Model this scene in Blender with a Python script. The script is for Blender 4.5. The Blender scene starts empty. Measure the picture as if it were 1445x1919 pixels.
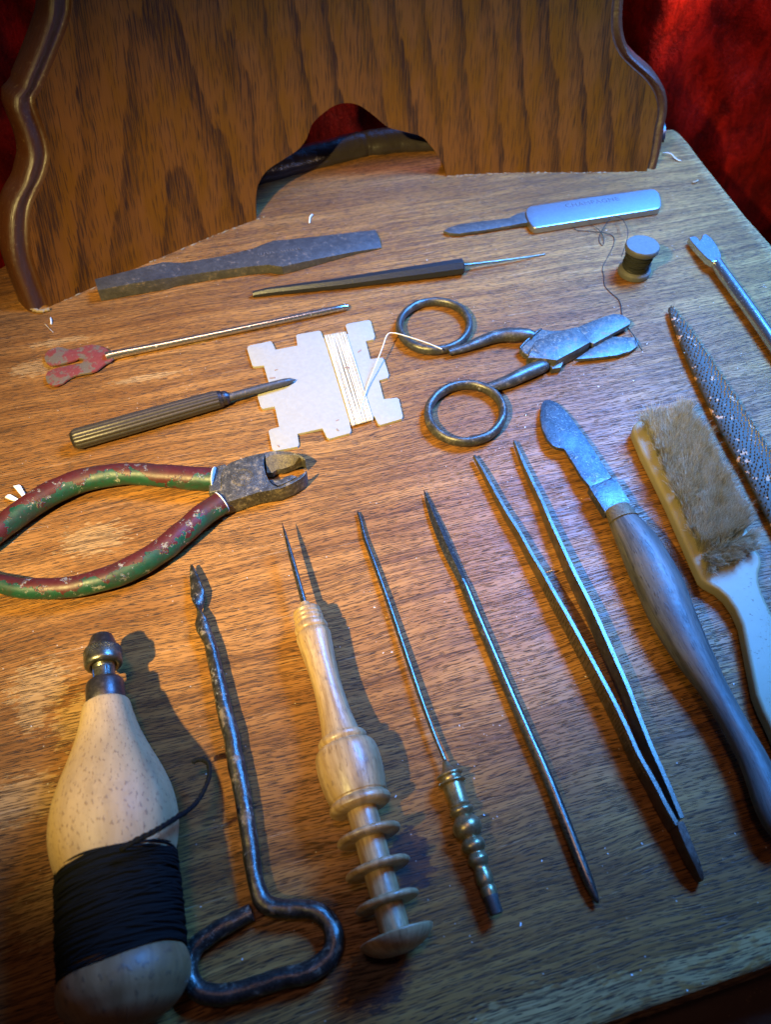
import bpy, bmesh, math, random
import numpy as np
from mathutils import Vector, Matrix

scene = bpy.context.scene
col = scene.collection
random.seed(7)
R = math.radians
MM = 0.001

# ------------------------------------------------------------------ camera
CAM_H, PITCH, FPX = 0.30, R(54), 1386.0
CX, CY = 722.5, 959.5
cam_data = bpy.data.cameras.new('camera')
cam = bpy.data.objects.new('camera', cam_data)
col.objects.link(cam)
cam.location = (0, 0, CAM_H)
cam.rotation_euler = (R(90) - PITCH, 0, 0)
cam_data.sensor_fit = 'VERTICAL'
cam_data.sensor_height = 36.0
cam_data.lens = 36.0 * FPX / 1919.0
cam_data.clip_start, cam_data.clip_end = 0.01, 20
cam_data.dof.use_dof = True
cam_data.dof.focus_distance = 0.37
cam_data.dof.aperture_fstop = 13.0
scene.camera = cam

# ------------------------------------------------------------------ world and lamps
world = bpy.data.worlds.new("World")
scene.world = world
world.use_nodes = True
bg = world.node_tree.nodes['Background']
bg.inputs[0].default_value = (0.42, 0.27, 0.26, 1)
bg.inputs[1].default_value = 0.05

def lamp(name, kind, loc, target, power, color, **kw):
    d = bpy.data.lights.new(name, kind)
    d.energy = power; d.color = color
    for k, v in kw.items(): setattr(d, k, v)
    o = bpy.data.objects.new(name, d); col.objects.link(o)
    o.location = loc
    o.rotation_euler = (Vector(target) - Vector(loc)).to_track_quat('-Z', 'Y').to_euler()
    return o
# warm reading lamp over the left shoulder: hard shadows falling up and to the right
lamp('warm_lamp', 'SPOT', (-0.30, -0.12, 0.52), (-0.045, 0.305, 0.0), 54.0, (1.0, 0.765, 0.26),
     spot_size=R(44), spot_blend=1.0, shadow_soft_size=0.009)
# blue light panel high on the right
lamp('blue_panel_lamp', 'AREA', (0.40, 0.56, 0.58), (0.19, 0.37, 0.0), 6.8, (0.05, 0.285, 0.98),
     shape='RECTANGLE', size=0.30, size_y=0.26, spread=R(72))
# bluish window beyond the stand, right
lamp('window_lamp', 'AREA', (0.45, 1.25, 0.50), (0.15, 0.35, 0.0), 3.2, (0.06, 0.28, 1.0),
     shape='RECTANGLE', size=1.0, size_y=0.5)
# soft warm fill added overhead to lift the shadows, no actual fixture
lamp('overhead_fill', 'SPOT', (-0.05, 0.20, 1.05), (0.0, 0.29, 0.0), 18.0, (1.0, 0.58, 0.40),
     spot_size=R(31), spot_blend=1.0, shadow_soft_size=0.14)
# unseen warm fill spots, added to brighten the velvet behind the stand
lamp('curtain_fill', 'SPOT', (0.40, 0.40, 0.50), (0.12, 0.85, -0.12), 4.2, (1.0, 0.65, 0.35),
     spot_size=R(75), spot_blend=0.8, shadow_soft_size=0.02)
lamp('curtain_fill', 'SPOT', (0.46, 0.66, 0.34), (-0.06, 0.80, -0.14), 22.0, (1.0, 0.65, 0.35),
     spot_size=R(42), spot_blend=0.8, shadow_soft_size=0.02)

lamp('curtain_fill', 'SPOT', (-0.42, 0.28, 0.45), (-0.52, 0.64, -0.05), 4.0, (1.0, 0.6, 0.4),
     spot_size=R(60), spot_blend=0.8, shadow_soft_size=0.02)
scene.view_settings.view_transform = 'Standard'
scene.view_settings.look = 'None'
scene.view_settings.exposure = 0.0
scene.view_settings.gamma = 1.0

# ------------------------------------------------------------------ picture point -> place
FWD = np.array([0, math.cos(PITCH), -math.sin(PITCH)])
UPV = np.array([0, math.sin(PITCH), math.cos(PITCH)])
CAMP = np.array([0, 0, CAM_H])
def ray(px, py):
    return FWD + np.array([1, 0, 0]) * ((px - CX) / FPX) - UPV * ((py - CY) / FPX)
def at(px, py, z=0.0):
    r = ray(px, py); t = (z - CAM_H) / r[2]
    return CAMP + r * t
def depth(p):
    return float(np.dot(np.asarray(p) - CAMP, FWD))
def ppm(px, py, z=0.0):            # metres per pixel there
    return depth(at(px, py, z)) / FPX
def cz(ox, oy, s, pts):
    return [(ox + p[0] / s, oy + p[1] / s) + tuple(p[2:]) for p in pts]

def catmull(pts, sub=6, closed=False):
    P = [np.array(p, float) for p in pts]
    n = len(P); out = []
    rng = range(n) if closed else range(n - 1)
    for i in rng:
        if closed: p0, p1, p2, p3 = P[(i-1) % n], P[i], P[(i+1) % n], P[(i+2) % n]
        else: p0, p1, p2, p3 = P[max(i-1, 0)], P[i], P[i+1], P[min(i+2, n-1)]
        for k in range(sub):
            t = k / sub
            out.append(0.5 * ((2*p1) + (-p0+p2)*t + (2*p0-5*p1+4*p2-p3)*t*t + (-p0+3*p1-3*p2+p3)*t**3))
    if not closed: out.append(P[-1])
    return out

# ------------------------------------------------------------------ mesh collecting
class MB:
    def __init__(s): s.v, s.f, s.uv = [], [], []
    def add(s, verts, faces, uvs=None):
        b = len(s.v)
        s.v.extend([tuple(map(float, p)) for p in verts])
        for i, f in enumerate(faces):
            s.f.append(tuple(b + k for k in f))
            s.uv.append(uvs[i] if uvs else [(0, 0)] * len(f))
        return s

def tube(mb, path, ra, rb=None, n=12, twist=None, closed=False, frame='z', shape=None, cap=True):
    P = np.array([p[:3] for p in path], float); m = len(P)
    ra = np.full(m, ra, float) if np.isscalar(ra) else np.array(ra, float)
    if rb is None: rb = ra
    rb = np.full(m, rb, float) if np.isscalar(rb) else np.array(rb, float)
    if closed: T = np.roll(P, -1, 0) - np.roll(P, 1, 0)
    else: T = np.gradient(P, axis=0)
    T /= np.maximum(np.linalg.norm(T, axis=1), 1e-12)[:, None]
    Z = np.array([0, 0, 1.0]); L = 0; verts = []; lens = []
    S = np.cross(T[0], Z)
    if np.linalg.norm(S) < .05: S = np.array([1.0, 0, 0])
    for i in range(m):
        if i: L += np.linalg.norm(P[i] - P[i-1])
        lens.append(L)
        if frame == 'z':
            S = np.cross(T[i], Z)
            if np.linalg.norm(S) < .02: S = np.array([1.0, 0, 0])
        else: S = S - T[i] * np.dot(S, T[i])
        S = S / np.linalg.norm(S); U = np.cross(S, T[i])
        tw = twist[i] if twist is not None else 0
        S2 = S * math.cos(tw) + U * math.sin(tw); U2 = -S * math.sin(tw) + U * math.cos(tw)
        for k in range(n):
            a = 2 * math.pi * k / n
            q = shape(a, i / (m - 1)) if shape else 1.0
            verts.append(P[i] + S2 * math.sin(a) * ra[i] * q - U2 * math.cos(a) * rb[i] * q)
    faces, uvs = [], []
    mm = m if closed else m - 1
    for i in range(mm):
        j = (i + 1) % m; lj = lens[j] if j else L + np.linalg.norm(P[0] - P[-1])
        for k in range(n):
            k2 = (k + 1) % n
            faces.append((i*n+k, i*n+k2, j*n+k2, j*n+k))
            uvs.append([(k/n, lens[i]), ((k+1)/n, lens[i]), ((k+1)/n, lj), (k/n, lj)])
    if cap and not closed:
        faces.append(tuple(range(n-1, -1, -1))); uvs.append([(.5, 0)] * n)
        faces.append(tuple((m-1)*n + k for k in range(n))); uvs.append([(.5, L)] * n)
    return mb.add(verts, faces, uvs)

def lathe(mb, A, B, stations, n=40, shape=None):
    """stations: (distance along the axis in m, radius in m)"""
    A = np.array(A, float); B = np.array(B, float)
    D = (B - A) / np.linalg.norm(B - A)
    S = np.cross(D, [0, 0, 1.0])
    S = np.array([1.0, 0, 0]) if np.linalg.norm(S) < .05 else S / np.linalg.norm(S)
    U = np.cross(S, D); verts, faces, uvs = [], [], []
    for i, (d, r) in enumerate(stations):
        for k in range(n):
            a = 2*math.pi*k/n
            q = shape(a, d) if shape else 1
            verts.append(A + D*d + (S*math.sin(a) - U*math.cos(a)) * max(r, 1e-6) * q)
    for i in range(len(stations)-1):
        for k in range(n):
            k2 = (k+1) % n
            faces.append((i*n+k, i*n+k2, (i+1)*n+k2, (i+1)*n+k))
            a, b = stations[i][0], stations[i+1][0]
            uvs.append([(k/n, a), ((k+1)/n, a), ((k+1)/n, b), (k/n, b)])
    faces.append(tuple(range(n-1, -1, -1))); uvs.append([(.5, 0)]*n)
    m = len(stations) - 1
    faces.append(tuple(m*n+k for k in range(n))); uvs.append([(.5, stations[-1][0])]*n)
    return mb.add(verts, faces, uvs)

class Axis:
    """a straight axis seen in the picture from pixel a to pixel b, at heights za and zb"""
    def __init__(s, a, za, b, zb):
        s.A, s.B, s.pa, s.pb = at(*a, za), at(*b, zb), a, b
        s.dA, s.dB = depth(s.A), depth(s.B); s.L = np.linalg.norm(s.B - s.A)
    def t(s, py):
        q = (py - s.pa[1]) / (s.pb[1] - s.pa[1])
        return q * s.dA / (s.dB + q * (s.dA - s.dB))
    def st(s, py, rpx):
        t = s.t(py); return (t * s.L, rpx * depth(s.A + (s.B - s.A) * t) / FPX)
    def stations(s, lst): return [s.st(py, r) for py, r in lst]

def smooth_prof(st, sub=4):
    return [tuple(p) for p in catmull(st, sub)]

def slab(mb, pts, thick=None, zbot=None, bev=0.0, smooth=0, segs=2, bevb=False):
    """pts: (px, py, ztop) outline of the top face; thickness downwards"""
    P = [at(p[0], p[1], p[2]) for p in pts]
    if smooth: P = catmull(P, smooth, closed=True)
    P = [np.array(p) for p in P]
    area = sum(P[i][0]*P[(i+1) % len(P)][1] - P[(i+1) % len(P)][0]*P[i][1] for i in range(len(P)))
    if area < 0: P = P[::-1]
    bm = bmesh.new()
    top = [bm.verts.new(p) for p in P]
    bot = []
    for p in P:
        z = p[2] - thick if thick is not None else zbot
        bot.append(bm.verts.new((p[0], p[1], z)))
    ft = bm.faces.new(top); fb = bm.faces.new(bot[::-1])
    n = len(P)
    for i in range(n):
        bm.faces.new((bot[i], bot[(i+1) % n], top[(i+1) % n], top[i]))
    bm.normal_update()
    if bev > 0:
        es = list(ft.edges) + (list(fb.edges) if bevb else [])
        bmesh.ops.bevel(bm, geom=es, offset=bev, segments=segs, profile=.6, affect='EDGES', clamp_overlap=True)
    bmesh.ops.triangulate(bm, faces=[f for f in bm.faces if len(f.verts) > 4])
    bm.verts.index_update()
    mb.add([v.co for v in bm.verts], [tuple(v.index for v in f.verts) for f in bm.faces])
    bm.free()
    return mb

def box(mb, c, ex, ey, ez):
    c, ex, ey, ez = map(np.array, (c, ex, ey, ez)); v = []
    for k in (-1, 1):
        for j in (-1, 1):
            for i in (-1, 1): v.append(c + ex*i + ey*j + ez*k)
    return mb.add(v, [(0,2,3,1),(4,5,7,6),(0,1,5,4),(2,6,7,3),(0,4,6,2),(1,3,7,5)])

def thing(name, label, cat, loc, group=None):
    o = bpy.data.objects.new(name, None); col.objects.link(o)
    o.location = tuple(map(float, loc)); o.empty_display_size = .01
    o['label'] = label; o['category'] = cat
    if group: o['group'] = group
    return o

def part(name, mb, mat, parent=None, sharp=38, label=None, kind=None, origin=None):
    me = bpy.data.meshes.new(name)
    o0 = Vector((0, 0, 0)); p = parent
    while p is not None: o0 += p.location; p = p.parent
    org = np.array(origin if origin is not None else (0, 0, 0), float)
    V = np.array(mb.v) - np.array(o0) - org
    me.from_pydata(V.tolist(), [], mb.f)
    uvl = me.uv_layers.new(name='uv')
    uvl.data.foreach_set('uv', np.array([c for f in mb.uv for c in f], dtype=np.float32).ravel())
    me.shade_smooth()
    if sharp < 180: me.set_sharp_from_angle(angle=R(sharp))
    me.materials.append(mat); me.validate()
    o = bpy.data.objects.new(name, me); col.objects.link(o)
    o.parent = parent
    o.location = tuple(org)
    if label: o['label'] = label
    if kind: o['kind'] = kind
    return o

def jitter(mb, amt, scale, seed=0):
    """lumpy hand-forged unevenness"""
    from mathutils import noise
    out = []
    for v in mb.v:
        n = noise.noise_vector(Vector(v) * scale + Vector((seed, 0, 0)))
        out.append((v[0]+n[0]*amt, v[1]+n[1]*amt, v[2]+n[2]*amt))
    mb.v = out; return mb

# ------------------------------------------------------------------ materials
class G:
    def __init__(s, name):
        s.m = bpy.data.materials.new(name); s.m.use_nodes = True
        s.nt = s.m.node_tree; s.b = s.nt.nodes['Principled BSDF']
    def new(s, t): return s.nt.nodes.new(t)
    def set(s, sock, v):
        if v is None: return
        if hasattr(v, 'default_value') or isinstance(v, bpy.types.NodeSocket): s.nt.links.new(v, sock)
        elif isinstance(v, (tuple, list)) and len(v) == 3 and sock.type == 'RGBA': sock.default_value = (*v, 1)
        else: sock.default_value = v
    def co(s, kind='Object'): return s.new('ShaderNodeTexCoord').outputs[kind]
    def map(s, v, scale=(1, 1, 1), rot=(0, 0, 0), loc=(0, 0, 0)):
        n = s.new('ShaderNodeMapping'); s.set(n.inputs[0], v)
        n.inputs['Location'].default_value = loc; n.inputs['Rotation'].default_value = rot
        n.inputs['Scale'].default_value = scale; return n.outputs[0]
    def noise(s, v, scale, detail=3, rough=.55, dist=0, out=0):
        n = s.new('ShaderNodeTexNoise'); s.set(n.inputs['Vector'], v)
        n.inputs['Scale'].default_value = scale; n.inputs['Detail'].default_value = detail
        n.inputs['Roughness'].default_value = rough; n.inputs['Distortion'].default_value = dist
        return n.outputs[out]
    def voro(s, v, scale, feat='F1', out=0):
        n = s.new('ShaderNodeTexVoronoi'); n.feature = feat; s.set(n.inputs['Vector'], v)
        n.inputs['Scale'].default_value = scale; return n.outputs[out]
    def ma(s, op, a, b=None, c=None, clamp=False):
        n = s.new('ShaderNodeMath'); n.operation = op; n.use_clamp = clamp
        s.set(n.inputs[0], a); s.set(n.inputs[1], b); s.set(n.inputs[2], c); return n.outputs[0]
    def vm(s, op, a, b=None, out=0):
        n = s.new('ShaderNodeVectorMath'); n.operation = op
        s.set(n.inputs[0], a); s.set(n.inputs[1], b); return n.outputs[out]
    def step(s, f, a, b, lo=0.0, hi=1.0):
        n = s.new('ShaderNodeMapRange'); n.interpolation_type = 'SMOOTHSTEP'; s.set(n.inputs[0], f)
        n.inputs[1].default_value = a; n.inputs[2].default_value = b
        n.inputs[3].default_value = lo; n.inputs[4].default_value = hi; return n.outputs[0]
    def mix(s, f, a, b, blend='MIX'):
        n = s.new('ShaderNodeMix'); n.data_type = 'RGBA'; n.blend_type = blend
        s.set(n.inputs[0], f); s.set(n.inputs[6], a); s.set(n.inputs[7], b); return n.outputs[2]
    def sep(s, v):
        n = s.new('ShaderNodeSeparateXYZ'); s.set(n.inputs[0], v); return n.outputs
    def comb(s, x, y, z=0.0):
        n = s.new('ShaderNodeCombineXYZ'); s.set(n.inputs[0], x); s.set(n.inputs[1], y); s.set(n.inputs[2], z); return n.outputs[0]
    def bump(s, h, strength=.5, dist=.0003, nrm=None):
        n = s.new('ShaderNodeBump'); n.inputs['Strength'].default_value = strength
        n.inputs['Distance'].default_value = dist; s.set(n.inputs['Height'], h)
        if nrm is not None: s.set(n.inputs['Normal'], nrm)
        return n.outputs[0]
    def fin(s, color, rough=.5, metal=0.0, bump=None, **kw):
        s.set(s.b.inputs['Base Color'], color); s.set(s.b.inputs['Roughness'], rough)
        s.set(s.b.inputs['Metallic'], metal)
        if bump is not None: s.set(s.b.inputs['Normal'], bump)
        for k, v in kw.items(): s.set(s.b.inputs[k.replace('_', ' ')], v)
        return s.m

GRAIN = R(15.4)
def rotg(p):                       # table point -> grain coordinates
    c, s_ = math.cos(GRAIN), math.sin(GRAIN)
    return (c*p[0] + s_*p[1], -s_*p[0] + c*p[1])

def oak_top_material():
    g = G('oak_varnished_top')
    v = g.map(g.vm('ADD', g.co(), (0, .3, 0)), rot=(0, 0, -GRAIN))          # x along the grain
    x, y, z = g.sep(v)
    w1 = g.ma('SUBTRACT', g.noise(g.map(v, scale=(6, 11, 9)), 1, 2), .5)
    w2 = g.ma('SUBTRACT', g.noise(g.map(v, scale=(55, 60, 55)), 1, 2), .5)
    yy = g.ma('ADD', y, g.ma('ADD', g.ma('MULTIPLY', w1, .020), g.ma('MULTIPLY', w2, .0007)))
    gv = g.comb(x, yy, z)
    rings = g.noise(g.map(gv, scale=(5, 130, 20)), 1, 2, .5)
    fine = g.noise(g.map(gv, scale=(70, 950, 60)), 1, 3, .6)
    def dashes(sx, sy, lx, ly, lo, seed, keep):
        q = g.map(gv, scale=(sx, sy, 1), loc=(seed, seed*1.7, 0))
        n = g.new('ShaderNodeTexVoronoi'); n.voronoi_dimensions = '2D'; n.inputs['Scale'].default_value = 1
        g.set(n.inputs['Vector'], q)
        cr, cg, cb_ = g.sep(n.outputs['Color'])
        dx, dy, _ = g.sep(g.vm('SUBTRACT', q, n.outputs['Position']))
        sz = g.ma('MULTIPLY_ADD', cr, 1-lo, lo)
        e = g.comb(g.ma('DIVIDE', g.ma('ABSOLUTE', dx), g.ma('MULTIPLY', sz, lx)), g.ma('DIVIDE', dy, g.ma('MULTIPLY', g.ma('MULTIPLY_ADD', cb_, .6, .5), ly)))
        m_ = g.step(g.vm('LENGTH', e, out=1), 1.15, .55)
        k = g.step(g.ma('SUBTRACT', g.ma('ADD', cg, g.ma('MULTIPLY', rings, -.9)), keep - .45), -.03, .05)
        return g.ma('MULTIPLY', m_, k)
    pores = dashes(200, 980, .56, .155, .5, 0, .02)
    pores2 = dashes(48, 1100, .56, .15, .45, 3.3, .22)
    pores3 = dashes(120, 760, .54, .165, .45, 8.3, .52)
    pore = g.ma('MAXIMUM', pores, g.ma('MAXIMUM', g.ma('MULTIPLY', pores2, .9), g.ma('MULTIPLY', pores3, .95)))
    big = g.noise(g.map(v, scale=(7, 11, 7), loc=(1.3, .4, 0)), 1, 3, .6)
    c = g.mix(fine, (.275, .112, .023), (.50, .235, .064))
    c = g.mix(g.step(rings, .35, .65), g.mix(.55, c, (.17, .062, .014)), c)
    c = g.mix(g.step(big, .36, .62), g.mix(.5, c, (.13, .042, .010)), c)
    # varnish rubbed through
    blobn = g.noise(g.map(v, scale=(200, 520, 1)), 1, 4, .65)
    def blob(px, py, rx, ry, rough=.9, ang=0.0):
        p = at(px, py); u = rotg(p)
        q = g.map(g.vm('SUBTRACT', v, (u[0], u[1], 0)), scale=(1/rx, 1/ry, 0), rot=(0, 0, ang))
        d = g.vm('LENGTH', q, out=1)
        nn = blobn
        return g.step(g.ma('ADD', d, g.ma('MULTIPLY', g.ma('SUBTRACT', nn, .5), rough*3.2)), 1.0, .75)
    wear = None
    for a in [(175, 1010, .017, .010), (75, 1285, .014, .013), (150, 1350, .012, .012), (60, 1330, .006, .012),
              (270, 708, .022, .0028, .6), (60, 690, .014, .007), (110, 640, .02, .003), (40, 1500, .02, .01),
              (1010, 1890, .03, .006), (60, 560, .008, .004), (120, 1700, .025, .012), (360, 640, .02, .003)]:
        b = blob(*a); wear = b if wear is None else g.ma('MAXIMUM', wear, b)
    # front edge rubbed pale; the front edge runs with the grain
    fe = rotg(at(1153, 1919)); fw = rotg(at(1300, 1787))
    en = g.noise(g.map(v, scale=(90, 260, 1)), 1, 5, .65)
    band = g.step(g.ma('ADD', y, g.ma('MULTIPLY', g.ma('SUBTRACT', en, .5), .012)), fw[1] + .0006, fw[1] - .0006)
    bandn = g.noise(g.map(v, scale=(140, 400, 1), loc=(5, 2, 0)), 1, 4, .6)
    band = g.ma('MULTIPLY', band, g.step(bandn, .60, .48, .05, .9))
    # scraped rim along the right hand edge
    r0, r1 = rotg(at(1280, 265)), rotg(at(1445, 465))
    nx, ny = (r1[1]-r0[1]), -(r1[0]-r0[0]); nl = math.hypot(nx, ny); nx, ny = -nx/nl, -ny/nl
    if nx*(0-r0[0]) + ny*(0-r0[1]) < 0: nx, ny = -nx, -ny
    dist = g.ma('ADD', g.ma('MULTIPLY', x, nx), g.ma('MULTIPLY', y, ny))
    dd = g.ma('SUBTRACT', dist, nx*r0[0] + ny*r0[1])
    rn = g.noise(g.map(v, scale=(160, 900, 1), loc=(9, 2, 0)), 1, 4, .65)
    rim = g.step(g.ma('SUBTRACT', g.ma('MULTIPLY', rn, .040), dd), .013, .020)
    # fine scratches and rubbing everywhere
    sc = g.noise(g.map(gv, scale=(110, 420, 1), loc=(2, 8, 0)), 1, 5, .7)
    scr = g.step(sc, .63, .70)
    wear = g.ma('MAXIMUM', wear, g.ma('MAXIMUM', band, g.ma('MAXIMUM', rim, g.ma('MULTIPLY', scr, .45))))
    c = g.mix(g.ma('MULTIPLY', wear, .52), c, g.mix(fine, (.38, .22, .075), (.54, .36, .15)))
    # hairline scratches in two directions
    for k, (ang, sx) in enumerate([(.9, 14), (-.5, 11), (1.9, 17)]):
        q = g.map(v, scale=(sx, 900, 1), rot=(0, 0, ang), loc=(k, k*2.2, 0))
        h = g.step(g.noise(q, 1, 1), .745, .765)
        c = g.mix(g.ma('MULTIPLY', h, .35), c, (.5, .36, .22))
    c = g.mix(g.ma('MULTIPLY', pore, .97), c, (.014, .008, .006))
    lines = g.step(g.noise(g.map(gv, scale=(10, 760, 1), loc=(6, 3, 0)), 1, 4, .7), .49, .60)
    c = g.mix(g.ma('MULTIPLY', lines, .62), c, (.065, .027, .009))
    stain = blob(768, 1610, .009, .012, .5)
    stain = g.ma('MAXIMUM', stain, blob(700, 1835, .013, .010, .5))
    stain = g.ma('MAXIMUM', stain, g.ma('MULTIPLY', blob(640, 1840, .005, .006, .4), .6))
    c = g.mix(g.ma('MULTIPLY', stain, .80), c, (.012, .012, .018))
    spots = g.step(g.voro(v, 95), .060, .035)
    pick = g.step(g.noise(v, 31, 1), .60, .66)
    c = g.mix(g.ma('MULTIPLY', g.ma('MULTIPLY', spots, pick), .8), c, (.03, .02, .02))
    dust = g.ma('MULTIPLY', g.step(g.voro(g.map(v, loc=(4, 1, 0)), 260), .10, .05), g.step(g.noise(v, 60, 2), .52, .6))
    c = g.mix(g.ma('MULTIPLY', dust, .55), c, (.65, .6, .52))
    h = g.ma('SUBTRACT', g.ma('MULTIPLY', fine, .18), g.ma('ADD', pore, g.ma('MULTIPLY', wear, .15)))
    soft = g.noise(v, 55, 3)
    bmp = g.bump(h, .55, .00022, g.bump(soft, .4, .0006))
    ro = g.ma('MULTIPLY_ADD', g.noise(g.map(v, scale=(60, 200, 1)), 1, 4), .25, .30)
    ro = g.ma('ADD', ro, g.ma('ADD', g.ma('MULTIPLY', wear, .15), g.ma('MULTIPLY', pore, .2)))
    return g.fin(c, ro, 0, bmp, Specular_IOR_Level=.28)

def oak_board_material(u0, ucut):
    g = G('oak_backboard')
    v = g.co('UV'); x, y, z = g.sep(v)
    wn = g.ma('SUBTRACT', g.noise(g.map(v, scale=(30, 8, 1)), 1, 3), .5)
    wn2 = g.ma('SUBTRACT', g.noise(g.map(v, scale=(160, 25, 1)), 1, 3), .5)
    def figure(c0, A, B, K, e):
        du = g.ma('SUBTRACT', x, c0)
        f = g.ma('SQRT', g.ma('ADD', g.ma('MULTIPLY', g.ma('MULTIPLY', du, du), A*A), e))
        f = g.ma('ADD', f, g.ma('MULTIPLY', y, B))
        f = g.ma('ADD', f, g.ma('ADD', g.ma('MULTIPLY', wn, 1.5), g.ma('MULTIPLY', wn2, .40)))
        return g.ma('FRACT', g.ma('MULTIPLY', f, K))
    f = figure(u0, 46, 9.0, 1.0, .25)
    vary = g.step(g.noise(g.map(v, scale=(22, 6, 1), loc=(3, 1, 0)), 1, 3, .6), .36, .58, .55, 1.0)
    dark = g.ma('MULTIPLY', g.ma('MULTIPLY', g.step(f, .35, .92), g.step(f, 1.0, .93)), vary)
    pn = g.noise(g.map(v, scale=(1700, 42, 1)), 1, 2, .55)
    pn3 = g.noise(g.map(v, scale=(1000, 30, 1), loc=(4, 4, 0)), 1, 2, .55)
    th = g.ma('MULTIPLY_ADD', dark, -.15, .635)
    pore = g.step(g.ma('SUBTRACT', pn, th), 0, .07)
    pore = g.ma('MAXIMUM', pore, g.ma('MULTIPLY', g.step(g.ma('SUBTRACT', pn3, th), .02, .09), .8))
    xw = g.ma('ADD', x, g.ma('MULTIPLY', wn, .012))
    for (sx, sy, lx, ly, seed, keep) in ((620, 75, .16, .52, 1.0, .30), (430, 45, .13, .55, 5.5, .45)):
        q = g.map(g.comb(xw, y), scale=(sx, sy, 1), loc=(seed, seed, 0))
        n = g.new('ShaderNodeTexVoronoi'); n.voronoi_dimensions = '2D'; n.inputs['Scale'].default_value = 1
        g.set(n.inputs['Vector'], q)
        cr, cg, _ = g.sep(n.outputs['Color']); dx, dy, _ = g.sep(g.vm('SUBTRACT', q, n.outputs['Position']))
        e = g.comb(g.ma('DIVIDE', dx, lx), g.ma('DIVIDE', dy, g.ma('MULTIPLY_ADD', cr, ly*.6, ly*.4)))
        m_ = g.ma('MULTIPLY', g.step(g.vm('LENGTH', e, out=1), 1.1, .5), g.step(g.ma('ADD', cg, g.ma('MULTIPLY', dark, .5)), keep, keep+.1))
        pore = g.ma('MAXIMUM', pore, g.ma('MULTIPLY', m_, .75))
    fine = g.noise(g.map(v, scale=(1900, 40, 1)), 1, 3, .6)
    flame = g.noise(g.map(v, scale=(60, 22, 1), loc=(8, 2, 0)), 1, 2)
    c = g.mix(fine, (.074, .0245, .0014), (.165, .056, .0030))
    c = g.mix(g.step(flame, .4, .62), g.mix(.35, c, (.15, .05, .012)), c)
    c = g.mix(g.ma('MULTIPLY', dark, .55), c, (.045, .014, .003))
    c = g.mix(g.ma('MULTIPLY', pore, .85), c, (.016, .007, .004))
    h = g.ma('SUBTRACT', g.ma('MULTIPLY', fine, .25), pore)
    ro = g.ma('MULTIPLY_ADD', g.noise(v, 60, 3), .2, .33)
    return g.fin(c, ro, 0, g.bump(h, .5, .0002), Specular_IOR_Level=.14)

def oak_trim_material():
    g = G('oak_rubbed_moulding')
    v = g.co('UV'); o = g.co()
    n = g.noise(g.map(o, scale=(1, 1, 1)), 300, 5, .7)
    st = g.noise(g.map(v, scale=(900, 90, 1)), 1, 3, .6)
    c = g.mix(st, (.032, .010, .003), (.085, .026, .007))
    wr = g.step(g.noise(o, 420, 4, .7), .60, .72)
    c = g.mix(g.ma('MULTIPLY', wr, .5), c, (.30, .18, .07))
    return g.fin(c, g.ma('MULTIPLY_ADD', n, .35, .22), 0, g.bump(g.ma('ADD', n, st), .6, .0004), Specular_IOR_Level=.75)

def steel(name, base, base2, rough=.38, metal=.85, rust=.0, rustc=(.10, .05, .025), sc=600, bumps=.25, scratch=.0, dk=.45, rvar=.22):
    g = G(name); o = g.co()
    n = g.noise(o, sc*1.7, 4, .7); n2 = g.noise(g.map(o, loc=(3, 1, 2)), sc*.42, 6, .72)
    n3 = g.noise(g.map(o, loc=(8, 5, 1)), sc*.16, 3, .6)
    c = g.mix(g.step(g.ma('ADD', g.ma('MULTIPLY', n, .5), g.ma('MULTIPLY', n2, .5)), .38, .60), base, base2)
    c = g.mix(g.ma('MULTIPLY', g.step(n3, .35, .65), dk), c, tuple(q*.45 for q in base))
    ru = g.step(n2, .62 - rust*.3, .70 - rust*.3) if rust > 0 else 0.0
    if rust > 0: c = g.mix(g.ma('MULTIPLY', ru, .85), c, g.mix(n, rustc, tuple(q*1.9 for q in rustc)))
    if scratch > 0:
        s1 = g.ma('MULTIPLY', g.step(g.noise(g.map(o, loc=(7, 7, 1)), sc*1.1, 7, .8), .54, .62), g.step(n3, .46, .58))
        c = g.mix(g.ma('MULTIPLY', s1, scratch), c, (.52, .50, .42))
    me = g.ma('MULTIPLY_ADD', ru, -metal*.85, metal) if rust > 0 else metal
    if scratch > 0: me = g.ma('MULTIPLY', me, g.ma('MULTIPLY_ADD', s1, -.7, 1.0))
    ro = g.ma('ADD', g.ma('MULTIPLY_ADD', g.ma('ADD', g.ma('MULTIPLY', n2, .6), g.ma('MULTIPLY', n, .4)), rvar, rough - rvar*.5), g.ma('MULTIPLY', ru, .25) if rust > 0 else 0.0)
    h = g.ma('ADD', n, g.ma('MULTIPLY', n2, .9))
    return g.fin(c, ro, me, g.bump(h, bumps, .00022))

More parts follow.
